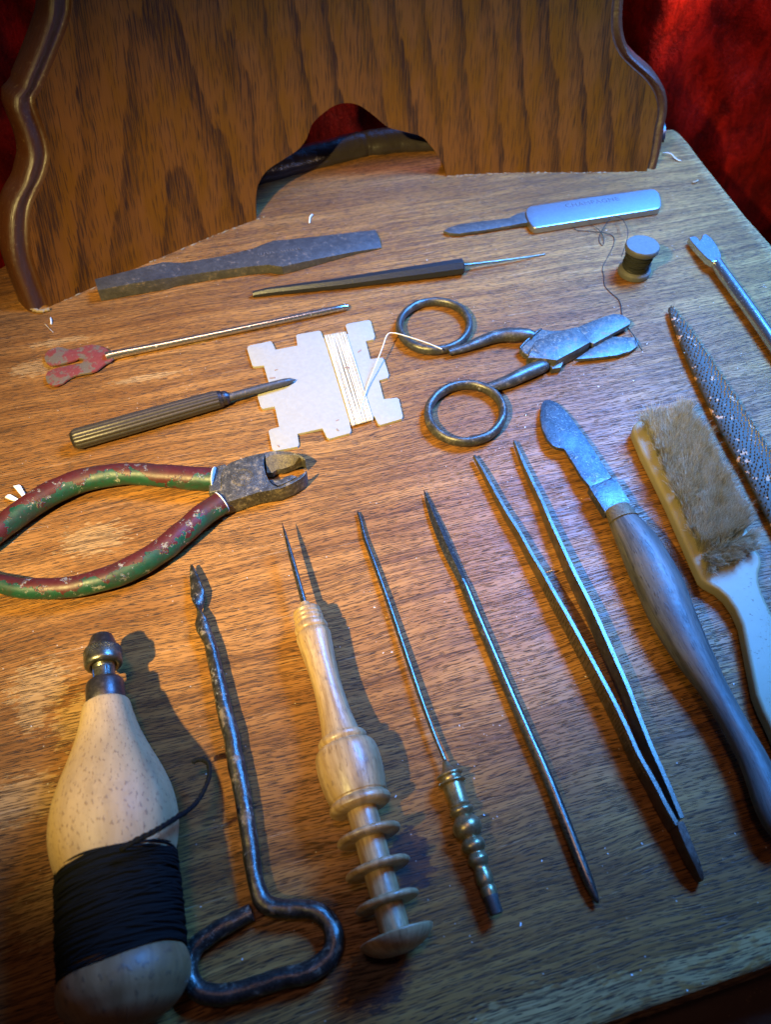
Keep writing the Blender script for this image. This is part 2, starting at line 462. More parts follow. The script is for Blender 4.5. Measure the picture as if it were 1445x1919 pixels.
def turned_wood(name, c1, c2, fleck, rough=.42, grime=.25, coat=.0, fs=(26, 260)):
    g = G(name); v = g.co('UV'); o = g.co()
    sv = g.map(v, scale=(1, 1, 1))
    a = g.noise(g.map(sv, scale=(24, 42, 1)), 1, 5, .65, .5)
    b = g.noise(g.map(sv, scale=(70, 90, 1)), 1, 3, .6)
    fl = g.step(g.noise(g.map(sv, scale=(fs[0]*3.2, fs[1], 1)), 1, 2, .5), .57, .67)
    c = g.mix(g.step(a, .32, .66), c1, c2); c = g.mix(g.ma('MULTIPLY', g.step(b, .35, .7), .25), c, c1)
    c = g.mix(g.ma('MULTIPLY', fl, .65), c, fleck)
    gr = g.step(g.noise(o, 110, 5, .65), .50, .72)
    c = g.mix(g.ma('MULTIPLY', gr, grime), c, (.12, .085, .06))
    n = g.noise(o, 500, 4)
    return g.fin(c, g.ma('MULTIPLY_ADD', n, .25, rough - .12), 0, g.bump(g.ma('SUBTRACT', n, fl), .25, .0002), Coat_Weight=coat, Coat_Roughness=.3)

def plain(name, c1, c2, rough=.6, metal=0.0, sc=700, bumps=.3, dist=.0003, **kw):
    g = G(name); o = g.co(); n = g.noise(o, sc, 4, .6)
    return g.fin(g.mix(n, c1, c2), rough, metal, g.bump(n, bumps, dist), **kw)

def paint_material():
    g = G('worn_red_and_green_paint'); v = g.co('UV'); o = g.co()
    x, y, z = g.sep(v)
    n = g.noise(o, 70, 4, .6); n2 = g.noise(g.map(o, loc=(2, 5, 1)), 330, 5, .7); n3 = g.noise(o, 160, 4, .65)
    d = g.ma('ABSOLUTE', g.ma('SUBTRACT', x, .27))
    gm = g.step(g.ma('ADD', d, g.ma('ADD', g.ma('MULTIPLY', g.ma('SUBTRACT', n, .5), .75), g.ma('MULTIPLY', g.ma('SUBTRACT', n3, .5), .35))), .150, .135)
    c = g.mix(n2, (.05, .007, .008), (.095, .014, .013))
    c = g.mix(gm, c, g.mix(n2, (.003, .036, .020), (.008, .078, .042)))
    ch = g.step(g.noise(g.map(o, loc=(1, 1, 9)), 170, 7, .8), .575, .63)
    c = g.mix(g.ma('MULTIPLY', ch, .75), c, g.mix(n2, (.20, .19, .15), (.50, .48, .42)))
    d2 = g.step(g.noise(g.map(o, loc=(4, 1, 3)), 260, 5, .7), .60, .68)
    c = g.mix(g.ma('MULTIPLY', d2, .6), c, (.05, .03, .03))
    gr = g.step(g.noise(g.map(o, loc=(9, 2, 6)), 95, 6, .7), .46, .64)
    c = g.mix(g.ma('MULTIPLY', gr, .55), c, (.035, .022, .016))
    h = g.ma('ADD', g.ma('MULTIPLY', gm, -.6), g.ma('MULTIPLY', ch, -.5))
    h = g.ma('ADD', h, g.ma('MULTIPLY', n2, .4))
    return g.fin(c, g.ma('MULTIPLY_ADD', n2, .35, .28), 0, g.bump(h, .6, .0004), Specular_IOR_Level=.5)

def velvet_material():
    g = G('crushed_red_velvet'); o = g.co()
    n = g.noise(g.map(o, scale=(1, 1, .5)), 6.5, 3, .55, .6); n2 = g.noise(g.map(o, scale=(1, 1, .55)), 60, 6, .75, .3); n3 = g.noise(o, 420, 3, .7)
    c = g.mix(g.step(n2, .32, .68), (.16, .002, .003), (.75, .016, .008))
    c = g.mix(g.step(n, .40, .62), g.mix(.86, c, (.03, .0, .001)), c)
    gl = g.step(g.noise(o, 900, 2, .6), .64, .74)
    c = g.mix(g.ma('MULTIPLY', gl, .5), c, (.9, .08, .03))
    h = g.ma('ADD', g.ma('MULTIPLY', n2, 1.0), g.ma('MULTIPLY', n3, .25))
    return g.fin(c, .62, 0, g.bump(h, 1.0, .0028), Sheen_Weight=.3, Sheen_Tint=(1, .10, .03), Specular_IOR_Level=.15)

M = {}
M['top'] = oak_top_material()
M['trim'] = oak_trim_material()
M['iron'] = steel('dark_forged_iron', (.070, .068, .064), (.115, .108, .098), .48, .50, .16, (.10, .07, .045), 700, .35, dk=.3)
M['scissor'] = steel('blackened_scissor_steel', (.070, .072, .072), (.15, .14, .12), .44, .60, .25, (.12, .09, .055), 600, .5, .38, dk=.4)
M['ringsteel'] = steel('handled_dark_steel', (.06, .058, .052), (.115, .108, .09), .38, .60, .16, (.09, .065, .035), 700, .35, .15, dk=.4)
M['pliersteel'] = steel('greasy_plier_steel', (.060, .058, .052), (.15, .135, .105), .44, .55, .28, (.13, .10, .06), 760, .7, .25)
M['jawdirt'] = steel('rusty_jaw_steel', (.10, .075, .035), (.22, .17, .095), .6, .3, .4, (.04, .03, .02), 900, .9)
M['bright'] = steel('bright_nickel_steel', (.46, .46, .42), (.62, .61, .56), .22, .95, .04, (.20, .16, .10), 1500, .04, dk=.08, rvar=.15)
M['knife'] = steel('brushed_knife_handle', (.42, .43, .44), (.52, .53, .54), .36, .95, 0, sc=2500, bumps=.02, dk=.12, rvar=.1)
M['rod'] = steel('worn_steel_rod', (.16, .15, .12), (.28, .26, .21), .32, .85, .24, (.11, .075, .04), 1300, .2)
M['needle'] = steel('polished_dark_needle', (.10, .098, .088), (.22, .21, .18), .28, .90, .12, (.06, .045, .025), 1700, .08, dk=.2, rvar=.1)
M['auger'] = steel('hammered_auger_steel', (.050, .049, .046), (.12, .11, .09), .32, .80, .20, (.11, .075, .045), 520, .6, .45, dk=.3)
M['tweezer'] = steel('grey_tweezer_steel', (.13, .12, .095), (.24, .23, .19), .36, .85, .16, (.12, .085, .04), 1300, .12, dk=.2, rvar=.12)
M['brass'] = steel('tarnished_brass', (.20, .155, .075), (.36, .29, .15), .34, .75, .10, (.06, .045, .025), 1200, .15, dk=.2)
M['rasp'] = steel('rasp_steel', (.07, .055, .032), (.17, .135, .08), .36, .70, .25, (.14, .09, .045), 800, .5)
M['chuck'] = steel('chuck_steel', (.13, .125, .105), (.24, .23, .19), .32, .9, .1, (.06, .05, .03), 1200, .2)
M['ferrule'] = steel('dark_ferrule', (.055, .048, .052), (.10, .09, .09), .36, .75, .1, (.07, .05, .04), 1200, .2)
M['blade'] = steel('pitted_blade_steel', (.07, .074, .08), (.15, .15, .15), .38, .85, .15, (.025, .022, .02), 700, .7, .42)
M['black'] = plain('black_painted_metal', (.006, .007, .008), (.022, .024, .026), .38, 0, 900, .6, .0003)
M['flute'] = plain('dark_fluted_horn', (.030, .026, .022), (.085, .070, .055), .40, .35, 600, .3)
M['spoolend'] = plain('grey_spool_wood', (.06, .055, .042), (.14, .135, .115), .6, .15, 900, .5)
M['card'] = plain('grey_cardboard', (.28, .26, .205), (.38, .35, .28), .9, 0, 420, .5, .0005)
M['cream'] = plain('cream_thread', (.52, .43, .26), (.72, .64, .46), .8, 0, 2500, .4)
M['thread'] = plain('black_thread', (.003, .0035, .004), (.011, .012, .012), .85, 0, 2200, .8, .0004, Specular_IOR_Level=.12)
M['greythread'] = plain('dark_green_grey_thread', (.006, .007, .006), (.022, .023, .018), .8, 0, 2000, .6)
M['lip'] = plain('dark_worn_rear_lip', (.018, .013, .013), (.045, .035, .034), .30, 0, 120, .8, .001)
M['bone'] = None
M['chip'] = plain('white_chip', (.62, .60, .54), (.80, .78, .72), .5, 0, 900, .2)
M['lint'] = plain('pale_lint', (.45, .40, .32), (.70, .64, .52), .9, 0, 900, .2)
M['putty'] = plain('broken_pale_wood', (.20, .13, .06), (.42, .31, .17), .8, 0, 900, .8)
M['floor'] = plain('dark_floor', (.006, .004, .003), (.014, .009, .007), .6, 0, 40, .2)
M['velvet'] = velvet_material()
M['paint'] = paint_material()
M['maple'] = turned_wood('turned_maple', (.26, .155, .065), (.46, .31, .155), (.16, .09, .04), .38, .60, .25)
M['beech'] = turned_wood('turned_beech', (.34, .225, .105), (.42, .285, .14), (.16, .09, .045), .58, .22, .0, (40, 460))
M['beechbase'] = turned_wood('handled_beech', (.20, .105, .04), (.31, .175, .075), (.10, .055, .03), .50, .35, .0, (20, 330))
M['greywood'] = turned_wood('weathered_grey_handle', (.045, .042, .036), (.110, .100, .082), (.014, .012, .010), .50, .6, .0, (30, 160))
def bone_material():
    g = G('yellowed_bone'); o = g.co()
    n = g.noise(o, 60, 4); n2 = g.noise(g.map(o, rot=(0, 0, R(-62)), scale=(1, 4, 1)), 700, 2)
    c = g.mix(n, (.20, .165, .085), (.28, .235, .135))
    pit = g.ma('MULTIPLY', g.step(g.noise(g.map(o, rot=(0, 0, R(62)), scale=(.45, 1.3, 1)), 1100, 1), .68, .73), g.step(g.noise(o, 90, 2), .42, .55))
    c = g.mix(g.ma('MULTIPLY', pit, .8), c, (.14, .10, .06))
    d = g.step(g.noise(o, 150, 5, .7), .58, .75); c = g.mix(g.ma('MULTIPLY', d, .25), c, (.25, .18, .10))
    return g.fin(c, .46, 0, g.bump(pit, .4, -.0003), Specular_IOR_Level=.3)
M['bone'] = bone_material()
def bristle_material():
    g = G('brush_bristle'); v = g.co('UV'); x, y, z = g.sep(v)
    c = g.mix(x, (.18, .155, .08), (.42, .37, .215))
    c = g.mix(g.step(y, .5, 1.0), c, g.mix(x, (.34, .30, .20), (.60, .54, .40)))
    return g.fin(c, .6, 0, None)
M['bristle'] = bristle_material()
def fork_material():
    g = G('red_paint_on_steel'); o = g.co()
    n = g.noise(o, 150, 5, .7); n2 = g.noise(o, 800, 4, .7)
    off = g.step(n, .46, .54)
    red = g.mix(n2, (.12, .018, .020), (.24, .060, .052))
    c = g.mix(off, red, g.mix(n2, (.15, .11, .075), (.25, .20, .15)))
    sp = g.step(g.noise(g.map(o, loc=(1, 5, 2)), 700, 4, .7), .64, .70)
    c = g.mix(g.ma('MULTIPLY', sp, .6), c, (.55, .45, .40))
    return g.fin(c, .38, g.ma('MULTIPLY', off, .4), g.bump(g.ma('SUBTRACT', n2, off), .4, .0002))
M['fork'] = fork_material()
def dust_rasp():
    g = G('rasp_body_with_leather_dust'); o = g.co()
    n = g.noise(o, 800, 4, .7); n2 = g.noise(o, 170, 4, .65)
    c = g.mix(n, (.026, .019, .010), (.085, .062, .036))
    d = g.step(n2, .60, .625)
    c = g.mix(d, c, (.50, .26, .13))
    return g.fin(c, g.ma('MULTIPLY_ADD', d, .2, .62), g.ma('MULTIPLY_ADD', d, -.25, .28), g.bump(n, .6, .0004))
M['raspbody'] = dust_rasp()

# ================================================================== SETTING
def structure(name, mb, mat, sharp=38):
    o = part(name, mb, mat, None, sharp); o['kind'] = 'structure'; return o
mb = MB()
mb.add([(-2, -1, -.45), (2, -1, -.45), (2, 2, -.45), (-2, 2, -.45)], [(0, 1, 2, 3)])
structure('floor', mb, M['floor'])

# velvet curtain hanging behind and round the right side
cur = catmull([(-.95, .05), (-.80, .38), (-.52, .62), (-.22, .76), (.10, .80), (.36, .76), (.55, .64), (.68, .42), (.74, .10), (.76, -.2)], 36)
from mathutils import noise as mnoise
mb = MB(); NZ = 110; vs = []; fs = []
for i, c in enumerate(cur):
    a = cur[max(i-1, 0)]; b = cur[min(i+1, len(cur)-1)]
    t = (b - a) / np.linalg.norm(b - a); nr = np.array([t[1], -t[0]])
    for k in range(NZ):
        z = -.45 + .54 * k / (NZ - 1)
        f = .020*math.sin(i*.16 + 1.5*math.sin(z*5)) + .010*math.sin(i*.43 + z*9) \
            + .022*mnoise.noise(Vector((c[0]*9, c[1]*9, z*5))) + .007*mnoise.noise(Vector((c[0]*34, c[1]*34, z*24)))
        vs.append((c[0]+nr[0]*f, c[1]+nr[1]*f, z))
for i in range(len(cur)-1):
    for k in range(NZ-1):
        fs.append((i*NZ+k, (i+1)*NZ+k, (i+1)*NZ+k+1, i*NZ+k+1))
mb.add(vs, fs)
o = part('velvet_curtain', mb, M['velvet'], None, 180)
o['label'] = 'crushed red velvet cloth hanging behind the wooden backboard'; o['category'] = 'curtain'

# ------------------------------------------------------------------ stand: top and backboard
stand = thing('wooden_stand', 'worn varnished oak top with a curved shaped backboard under the tools', 'wooden stand', (0, .3, 0))
back = [at(*p) for p in [(1262, 240), (1100, 240), (900, 246), (717, 257.6), (664, 265), (567, 288), (430, 325), (260, 375), (60, 462), (0, 498), (-160, 590)]]
right = [at(*p) for p in [(1445, 452), (1400, 402), (1360, 352), (1320, 302), (1290, 262), (1274, 246)]]
ext = at(1445, 452) + (at(1445, 452) - at(1360, 352)) * 2.2
fr0, fr1 = at(1153, 1919), at(1445, 1816)
fd = (fr1 - fr0) / np.linalg.norm(fr1 - fr0)
outl = [fr0 - fd*.36, fr0, fr0 + fd*.35, ext] + right + back
mb = MB(); bm = bmesh.new()
ring = []
P2 = [np.array(p[:2]) for p in outl]
n = len(P2)
def inset(P, d):
    out = []; n = len(P)
    for i in range(n):
        a, b, c = P[i-1], P[i], P[(i+1) % n]
        t1 = (b-a)/np.linalg.norm(b-a); t2 = (c-b)/np.linalg.norm(c-b)
        n1 = np.array([-t1[1], t1[0]]); n2 = np.array([-t2[1], t2[0]])
        m = n1 + n2; m /= np.linalg.norm(m); out.append(b + m * d / max(.5, np.dot(m, n1)))
    return out
prof = [(0.0035, 0.0), (0.0022, -.0003), (.0010, -.0012), (.0, -.004), (-.0012, -.007), (.0, -.0105), (.003, -.013), (.004, -.022), (.02, -.022)]
rings = []
for d, z in prof:
    q = inset(P2, d); rings.append([(p[0], p[1], z) for p in q])
vs = [p for r_ in rings for p in r_]; fs = [tuple(range(n))]
for i in range(len(rings)-1):
    for k in range(n):
        fs.append((i*n+k, (i+1)*n+k, (i+1)*n+(k+1) % n, i*n+(k+1) % n))
mb.add(vs, fs)
top = part('tabletop', mb, M['top'], stand, 30)
top.data.update()

a, b = fr0 - fd*.36, fr0 + fd*.35; nrm_ = np.array([fd[1], -fd[0], 0])
mb = MB(); rail = []
for q in (a, b):
    for o_, z in ((-.03, -.030), (.030, -.030), (.036, -.033), (.038, -.040), (.038, -.14), (-.03, -.14)):
        rail.append(np.array([q[0], q[1], z]) + nrm_*o_)
mb.add(rail, [(k, (k+1) % 6, 6+(k+1) % 6, 6+k) for k in range(6)] + [(5, 4, 3, 2, 1, 0), (6, 7, 8, 9, 10, 11)])
part('front_rail', mb, M['trim'], stand, 40)

bk = catmull([at(*p) for p in [(1235, 246), (1100, 249), (900, 256), (717, 268), (664, 276), (567, 300), (430, 338), (260, 390), (70, 476)]], 8)
lip = tube(MB(), [p + np.array([0, -.004, .0015]) for p in bk], .0135, .0095, n=18, shape=lambda a, t: 1 + .10*mnoise.noise(Vector((math.sin(a), t*30, 3))))
part('rear_lip', jitter(lip, .0008, 60), M['lip'], stand, 60)

# board: ruled surface over a curved base line, leaning back
LEAN = R(22); TL = math.tan(LEAN)
bp = [at(*p) for p in [(40, 597), (90, 573), (175, 541), (245, 512), (360, 455), (485, 406), (620, 367), (720, 348), (837, 333), (1000, 322), (1213, 319), (1260, 319)]]
gx = np.array([p[0] for p in bp]); gy = np.array([p[1] for p in bp])
gc = np.polyfit(gx, gy, 4); gcd = np.polyder(gc)
def gfun(x): return float(np.polyval(gc, min(max(x, -.26), .24)))
def to_board(px, py):
    r = ray(px, py)
    def F(t):
        p = CAMP + r*t; return (p[1] - p[2]*TL) - gfun(p[0])
    lo, hi = .1, 1.6
    for _ in range(60):
        mid = (lo+hi)/2
        if F(mid) > 0: hi = mid
        else: lo = mid
    p = CAMP + r*hi
    return p[0], p[2] / math.cos(LEAN)
Lp = [(134, 0), (131, 31), (122, 59), (106, 100), (90.6, 137), (75, 172), (65, 187), (73, 215), (84, 244), (92, 275), (93, 300), (83, 337), (67, 369), (58, 397), (55.6, 437), (59, 475), (70, 512), (91, 570)]
Rp = [(1148, 0), (1145.6, 43), (1150, 77), (1163.6, 105.5), (1185, 127), (1206.7, 146), (1223.5, 168), (1232, 192), (1232.6, 216), (1228, 240), (1224.7, 264), (1218.7, 297), (1212.7, 321)]
Cp = [(480.5, 409), (479.5, 385), (480, 364), (485, 343), (501, 319), (532.6, 298), (559, 280), (574.7, 259), (585, 232.6), (603.6, 214), (627, 198), (651, 193), (674.6, 198.4), (701, 217), (727, 238), (758.8, 247), (790, 256), (806, 272), (822, 293), (832, 311.5), (837.6, 335)]
VM = .42
def prep(P):
    b = [to_board(*p) for p in P]
    b = [(x, v) for x, v in b]; b.sort(key=lambda q: q[1])
    s = catmull([np.array(q) for q in b], 5)
    v = np.array([q[1] for q in s]); x = np.array([q[0] for q in s])
    v = np.maximum.accumulate(v + np.arange(len(v))*1e-7); v[0] = -0.0005
    v = np.append(v, [v[-1] + .03, VM + .1]); dx = x[-1] - x[-4]
    x = np.append(x, [x[-1] + dx*.8, x[-1] + dx]); return v, x
Lv, Lx = prep(Lp); Rv, Rx = prep(Rp)
xl = lambda v: float(np.interp(v, Lv, Lx)); xr = lambda v: float(np.interp(v, Rv, Rx))
cb = catmull([np.array(to_board(*p)) for p in Cp], 5)
for c in cb: c[1] = max(c[1], -.0005)
sm = [((c[0]-xl(c[1]))/(xr(c[1])-xl(c[1])), c[1]) for c in cb]
s0, s1 = sm[0][0], sm[-1][0]
colsS = [(s, -.0005) for s in np.linspace(0, s0-.003, 40)] + sm + [(s, -.0005) for s in np.linspace(s1+.003, 1, 42)]
NR = 90
def S3(x, v, out=0.0, dep=0.0):
    m = float(np.polyval(gcd, min(max(x, -.26), .24)))
    T = np.array([1, m, 0])/math.hypot(1, m); N = np.array([-T[1], T[0], 0])   # N points away from the camera
    base = np.array([x, gfun(x), 0]) + np.array([0, math.sin(LEAN), math.cos(LEAN)])*v
    if abs(out) > 0: base = base + T*out
    return base + N*dep
TH = .019
mb = MB(); vs, uv = [], []
profR = [(.0, .0)]
for s, v0 in colsS:
    for k in range(NR):
        v = v0 + (VM - v0) * (k/(NR-1))**1.0
        x = xl(v) + s*(xr(v)-xl(v))
        vs.append(S3(x, v)); uv.append((x*1.05, v))
NC = len(colsS); fs, us = [], []
for i in range(NC-1):
    for k in range(NR-1):
        q = (i*NR+k, (i+1)*NR+k, (i+1)*NR+k+1, i*NR+k+1)
        fs.append(q); us.append([uv[j] for j in q])
mb.add(vs, fs, us)
# thickness of the cut and base edges
vs, fs, us = [], [], []
for s, v0 in colsS:
    x = xl(v0) + s*(xr(v0)-xl(v0))
    for d in (0, .0015, TH*.5, TH-.001, TH):
        vs.append(S3(x, v0 - (0 if d else 0), 0, d)); us.append((x*1.05+d, v0))
uu = []
for i in range(NC-1):
    for k in range(4):
        q = (i*5+k, i*5+k+1, (i+1)*5+k+1, (i+1)*5+k); fs.append(q); uu.append([us[j] for j in q])
mb.add(vs, fs, uu)
# back face
vs, fs = [], []
for s, v0 in colsS:
    for k in range(12):
        v = v0 + (VM-v0)*k/11; x = xl(v)+s*(xr(v)-xl(v)); vs.append(S3(x, v, 0, TH))
for i in range(NC-1):
    for k in range(11): fs.append((i*12+k, i*12+k+1, (i+1)*12+k+1, (i+1)*12+k))
mb.add(vs, fs)
ux0 = to_board(300, 150)[0]*1.05
M['board'] = oak_board_material(ux0, 0)
board = part('backboard', mb, M['board'], stand, 40)
# routed moulding along both shaped sides
def moulding(xf, sgn, prof):
    mb = MB(); rows = 240; vs = []; uv = []
    for k in range(rows):
        v = -.0005 + (VM)*k/(rows-1)
        # outward direction in the board plane, following the outline
        dv = .002; dx = (xf(v+dv)-xf(v-dv)); nn = np.array([sgn*2*dv, -sgn*dx]); nn /= np.linalg.norm(nn)
        if nn[0]*sgn < 0: nn = -nn
        nn[0] = sgn*max(abs(nn[0]), .55); nn[1] = max(min(nn[1], .5), -.5)
        for j, (o_, d) in enumerate(prof):
            vv = max(v + nn[1]*o_*.6, -.0005)
            vs.append(S3(xf(v), vv, nn[0]*o_, d)); uv.append((o_+d, v))
    m = len(prof); fs, us = [], []
    for k in range(rows-1):
        for j in range(m-1):
            q = (k*m+j, k*m+j+1, (k+1)*m+j+1, (k+1)*m+j)
            if sgn < 0: q = q[::-1]
            fs.append(q); us.append([uv[t] for t in q])
    return mb.add(vs, fs, us)
prof = [(0, 0), (.0004, .0012), (.0010, .0030), (.0022, .0036), (.0040, .0032), (.0062, .0022), (.0082, .0016), (.0100, .0020), (.0114, .0034), (.0122, .0056), (.0125, .009), (.0127, .014), (.0126, TH-.001), (.0115, TH), (0, TH)]
part('side_moulding', moulding(xl, -1, prof), M['trim'], stand, 50)
prof2 = [(o_*.72, d) for o_, d in prof]
part('side_moulding', moulding(xr, 1, prof2), M['trim'], stand, 50)
# crumbs of old glue and broken pale wood where board meets top
mb = MB(); rnd = random.Random(3)
for i in range(150):
    x = rnd.uniform(-.205, .19)
    if -.085 < x < .045 and rnd.random() < 1: continue
    p = np.array([x, gfun(x) - .0006 - rnd.random()*.0012, .0003]); r_ = rnd.uniform(.00012, .00045)
    d = np.array([rnd.uniform(.0004, .002), 0, 0])
    box(mb, p, d*.6 + np.array([0, d[0]*float(np.polyval(gcd, x))*.6, 0]), (0, r_, 0), (0, 0, r_*.8))
part('glue_crumbs', jitter(mb, .0003, 900), M['putty'], stand, 60, kind='stuff')
mb = MB()
pl = [at(*p, .0012) for p in [(30, 541), (38, 556), (52, 573), (64, 581), (78, 583), (92, 579)]]
tube(mb, catmull(pl, 8), .0016, .0016, n=8, shape=lambda a, t: .7 + .5*mnoise.noise(Vector((a*1.3, t*19, 1))))
part('splintered_edge', mb, M['putty'], stand, 60)

# ================================================================== TOOLS
# ---- flat steel blade turnscrew
c = cz(170, 420, 2.58, [(15, 265, .0085), (190, 222, .009), (345, 182, .0092), (375, 186, .0078), (440, 186, .0072), (640, 150, .0068), (780, 118, .0066), (830, 96, .0066), (880, 79, .0066), (1000, 68, .0062),
     (1200, 46, .0042), (1375, 26, .0020), (1398, 70, .0016), (1407, 112, .0014), (1290, 130, .0026), (1170, 153, .0040), (1000, 188, .0060), (925, 205, .0066), (890, 202, .0066), (860, 197, .0066), (780, 203, .0066), (560, 232, .0068), (390, 257, .0076), (355, 260, .0090), (200, 288, .0088), (30, 320, .0085)])
L = at(c[0][0], c[0][1])
t = thing('screwdriver', 'dark flat forged steel screwdriver blade lying along the foot of the backboard', 'screwdriver', L)
mb = slab(MB(), c, zbot=.0003, bev=.0006)
part('blade', jitter(mb, .00025, 220, 1), M['iron'], t, 30)
mb = MB(); rnd = random.Random(5)
a, b = at(484, 476.5, .0068), at(560, 466, .0064); dr = (b-a)/np.linalg.norm(b-a); pr = np.array([-dr[1], dr[0], 0])
for i in range(15):
    if i in (6, 7): continue
    q = a + (b-a)*(i/14); k = rnd.uniform(-.25, .25)
    box(mb, q, (dr*k + pr)*.0011, dr*.00022, (0, 0, .00006))
    if rnd.random() < .5: box(mb, q + pr*rnd.choice([-.0009, 0, .0009]) + dr*.0005, dr*.0006, pr*.0002, (0, 0, .00006))
part('stamped_mark', mb, plain('rubbed_mark', (.16, .14, .12), (.26, .23, .2), .5, .5), t)

# ---- black scratch awl
t = thing('scratch_awl', 'slim black faceted awl with thin needle between silver rod and turnscrew', 'awl', at(640, 530))
pts = [(474, 552, .0020), (500, 547, .0027), (640, 531, .0036), (740, 517, .0044), (820, 506, .0050), (866, 499.5, .0052)]
path = [at(p[0], p[1], p[2]*.92) for p in pts]
ins = lambda P, R_: None
rr = [p[2]*1.0 for p in pts]
path = [path[0] - (path[1]-path[0])*.02] + path + [path[-1] + (path[-1]-path[-2])*.05]
rr = [rr[0]*.55] + rr + [rr[-1]*.82]
mb = tube(MB(), path, rr, n=8, twist=[R(22.5)]*len(path))
part('handle', mb, M['black'], t, 25)
path = catmull([at(870, 497, .0046), at(920, 491, .0036), at(980, 483, .0022), at(1022, 476.5, .0009)], 8)
m = len(path)
part('needle', jitter(tube(MB(), path, np.linspace(.0010, .00035, m), n=10, shape=lambda a, t: 1 + .12*math.sin(a*2 + t*46)), .00008, 800), M['rod'], t, 60)

# ---- flat folding file with silver handle
hp = cz(970, 340, 5.16, [(78, 292), (92, 262), (115, 240), (150, 232), (700, 150), (1290, 70), (1335, 78), (1372, 110), (1390, 170), (1394, 230), (1380, 255), (1350, 264), (700, 366), (190, 447), (165, 445), (140, 430), (105, 380), (85, 330)])
t = thing('pocket_knife', 'small knife with flat silver handle and short dark blade behind the spool', 'pocket knife', at(1110, 395))
part('handle', slab(MB(), [(p[0], p[1], .0050) for p in hp], zbot=.0006, bev=.0009, segs=3), M['knife'], t, 40)
bp_ = cz(720, 340, 2.676, [(298, 247, .0026), (325, 230, .0028), (380, 213, .003), (500, 197, .0031), (630, 182, .0032), (652, 168, .0036), (700, 150, .0038), (735, 150, .0038), (735, 205, .0038), (700, 208, .0038), (640, 219, .0032), (500, 243, .0031), (370, 261, .003), (325, 258, .0028)])
part('blade', jitter(slab(MB(), bp_, zbot=.0010, bev=.0004), .00012, 400), M['iron'], t, 35)
fc = bpy.data.curves.new('engraving', 'FONT'); fc.body = 'CHAMPAGNE'; fc.size = .0062; fc.extrude = .00005
fc.space_character = 1.12; fc.align_x = 'CENTER'; fc.align_y = 'CENTER'
fo = bpy.data.objects.new('tmp_text', fc); col.objects.link(fo)
dg = bpy.context.evaluated_depsgraph_get(); me = bpy.data.meshes.new_from_object(fo.evaluated_get(dg))
bpy.data.objects.remove(fo)
me.name = 'engraving'; me.materials.clear(); me.materials.append(plain('engraved_letters', (.05, .055, .06), (.14, .14, .14), .7, .3))
eo = bpy.data.objects.new('engraving', me); col.objects.link(eo); eo.parent = t
a, b = at(1070, 385, .005), at(1150, 374, .005); dr = (b-a)
cpos = (a+b)/2; eo.location = Vector(cpos) - t.location + Vector((0, 0, .00006)); eo.rotation_euler = (0, 0, math.atan2(dr[1], dr[0]))

# ---- little spool
bc = at(1187, 513, 0)
def height_for(base, py):
    lo, hi = 0, .06
    for _ in range(40):
        m = (lo+hi)/2; p = base + np.array([0, 0, m]) - CAMP
        y = CY - FPX*np.dot(p, UPV)/np.dot(p, FWD)
        if y > py: lo = m
        else: hi = m
    return lo
hs = height_for(bc, 458.5)
tilt = at(1207, 458.5, hs) - (bc + np.array([0, 0, hs]))
rs = 31*ppm(1208, 458, hs)
t = thing('thread_spool', 'small grey wooden spool wound with dark thread standing beside the knife', 'spool', bc)
ax1 = bc + np.array([0, 0, hs]) + tilt*.55
D = ax1 - bc; Lh = np.linalg.norm(D)
st = [(0, rs*.86), (.0008, rs*.98), (.0035, rs), (.0042, rs*.97), (.0054, rs*.78), (.0064, rs*.6), (Lh-.0058, rs*.6), (Lh-.0048, rs*.80), (Lh-.0038, rs*.98), (Lh-.0030, rs*1.02), (Lh-.0008, rs*1.02), (Lh, rs*.97)]
part('spool_body', lathe(MB(), bc, ax1, st, 48), M['spoolend'], t, 40)
mb = MB(); Dn = D/Lh; sx = np.cross(Dn, [0, 1, 0]); sx /= np.linalg.norm(sx); sy = np.cross(Dn, sx)
path = []; rnd = random.Random(2)
for i in range(30*24):
    a = i/24*2*math.pi; k = i/(30*24)
    zz = .0064 + (Lh-.0128)*(0.5-.5*math.cos(k*math.pi*5)) + .0010*math.sin(a + k*40)
    r_ = rs*(.74 + .06*math.sin(k*math.pi)) + .0004*math.sin(a*.37)
    path.append(bc + Dn*zz + (sx*math.cos(a)+sy*math.sin(a))*r_)
tube(mb, path, .00033, n=5, frame='pt', cap=False)
lathe(mb, bc + Dn*.0062, ax1, [(0, rs*.6), (0.0004, rs*.75), (Lh-.0128, rs*.75), (Lh-.0122, rs*.6)], 32)
part('thread_winding', mb, M['greythread'], t, 180, kind='stuff')
lp = cz(1060, 400, 6.855, [(720, 560, .010), (760, 440, .012), (800, 300, .012), (800, 200, .009), (745, 90, .006), (680, 48, .004), (600, 55, .003), (540, 110, .002), (490, 190, .001), (445, 270, .0006), (435, 350, .0004), (475, 412, .0004), (497, 350, .0007), (480, 280, .0012), (440, 220, .0014), (380, 170, .001), (320, 145, .0006)])
mb = tube(MB(), catmull([at(*p) for p in lp], 8), .00024, n=6, frame='pt')
part('loose_thread', mb, M['greythread'], t, 180)
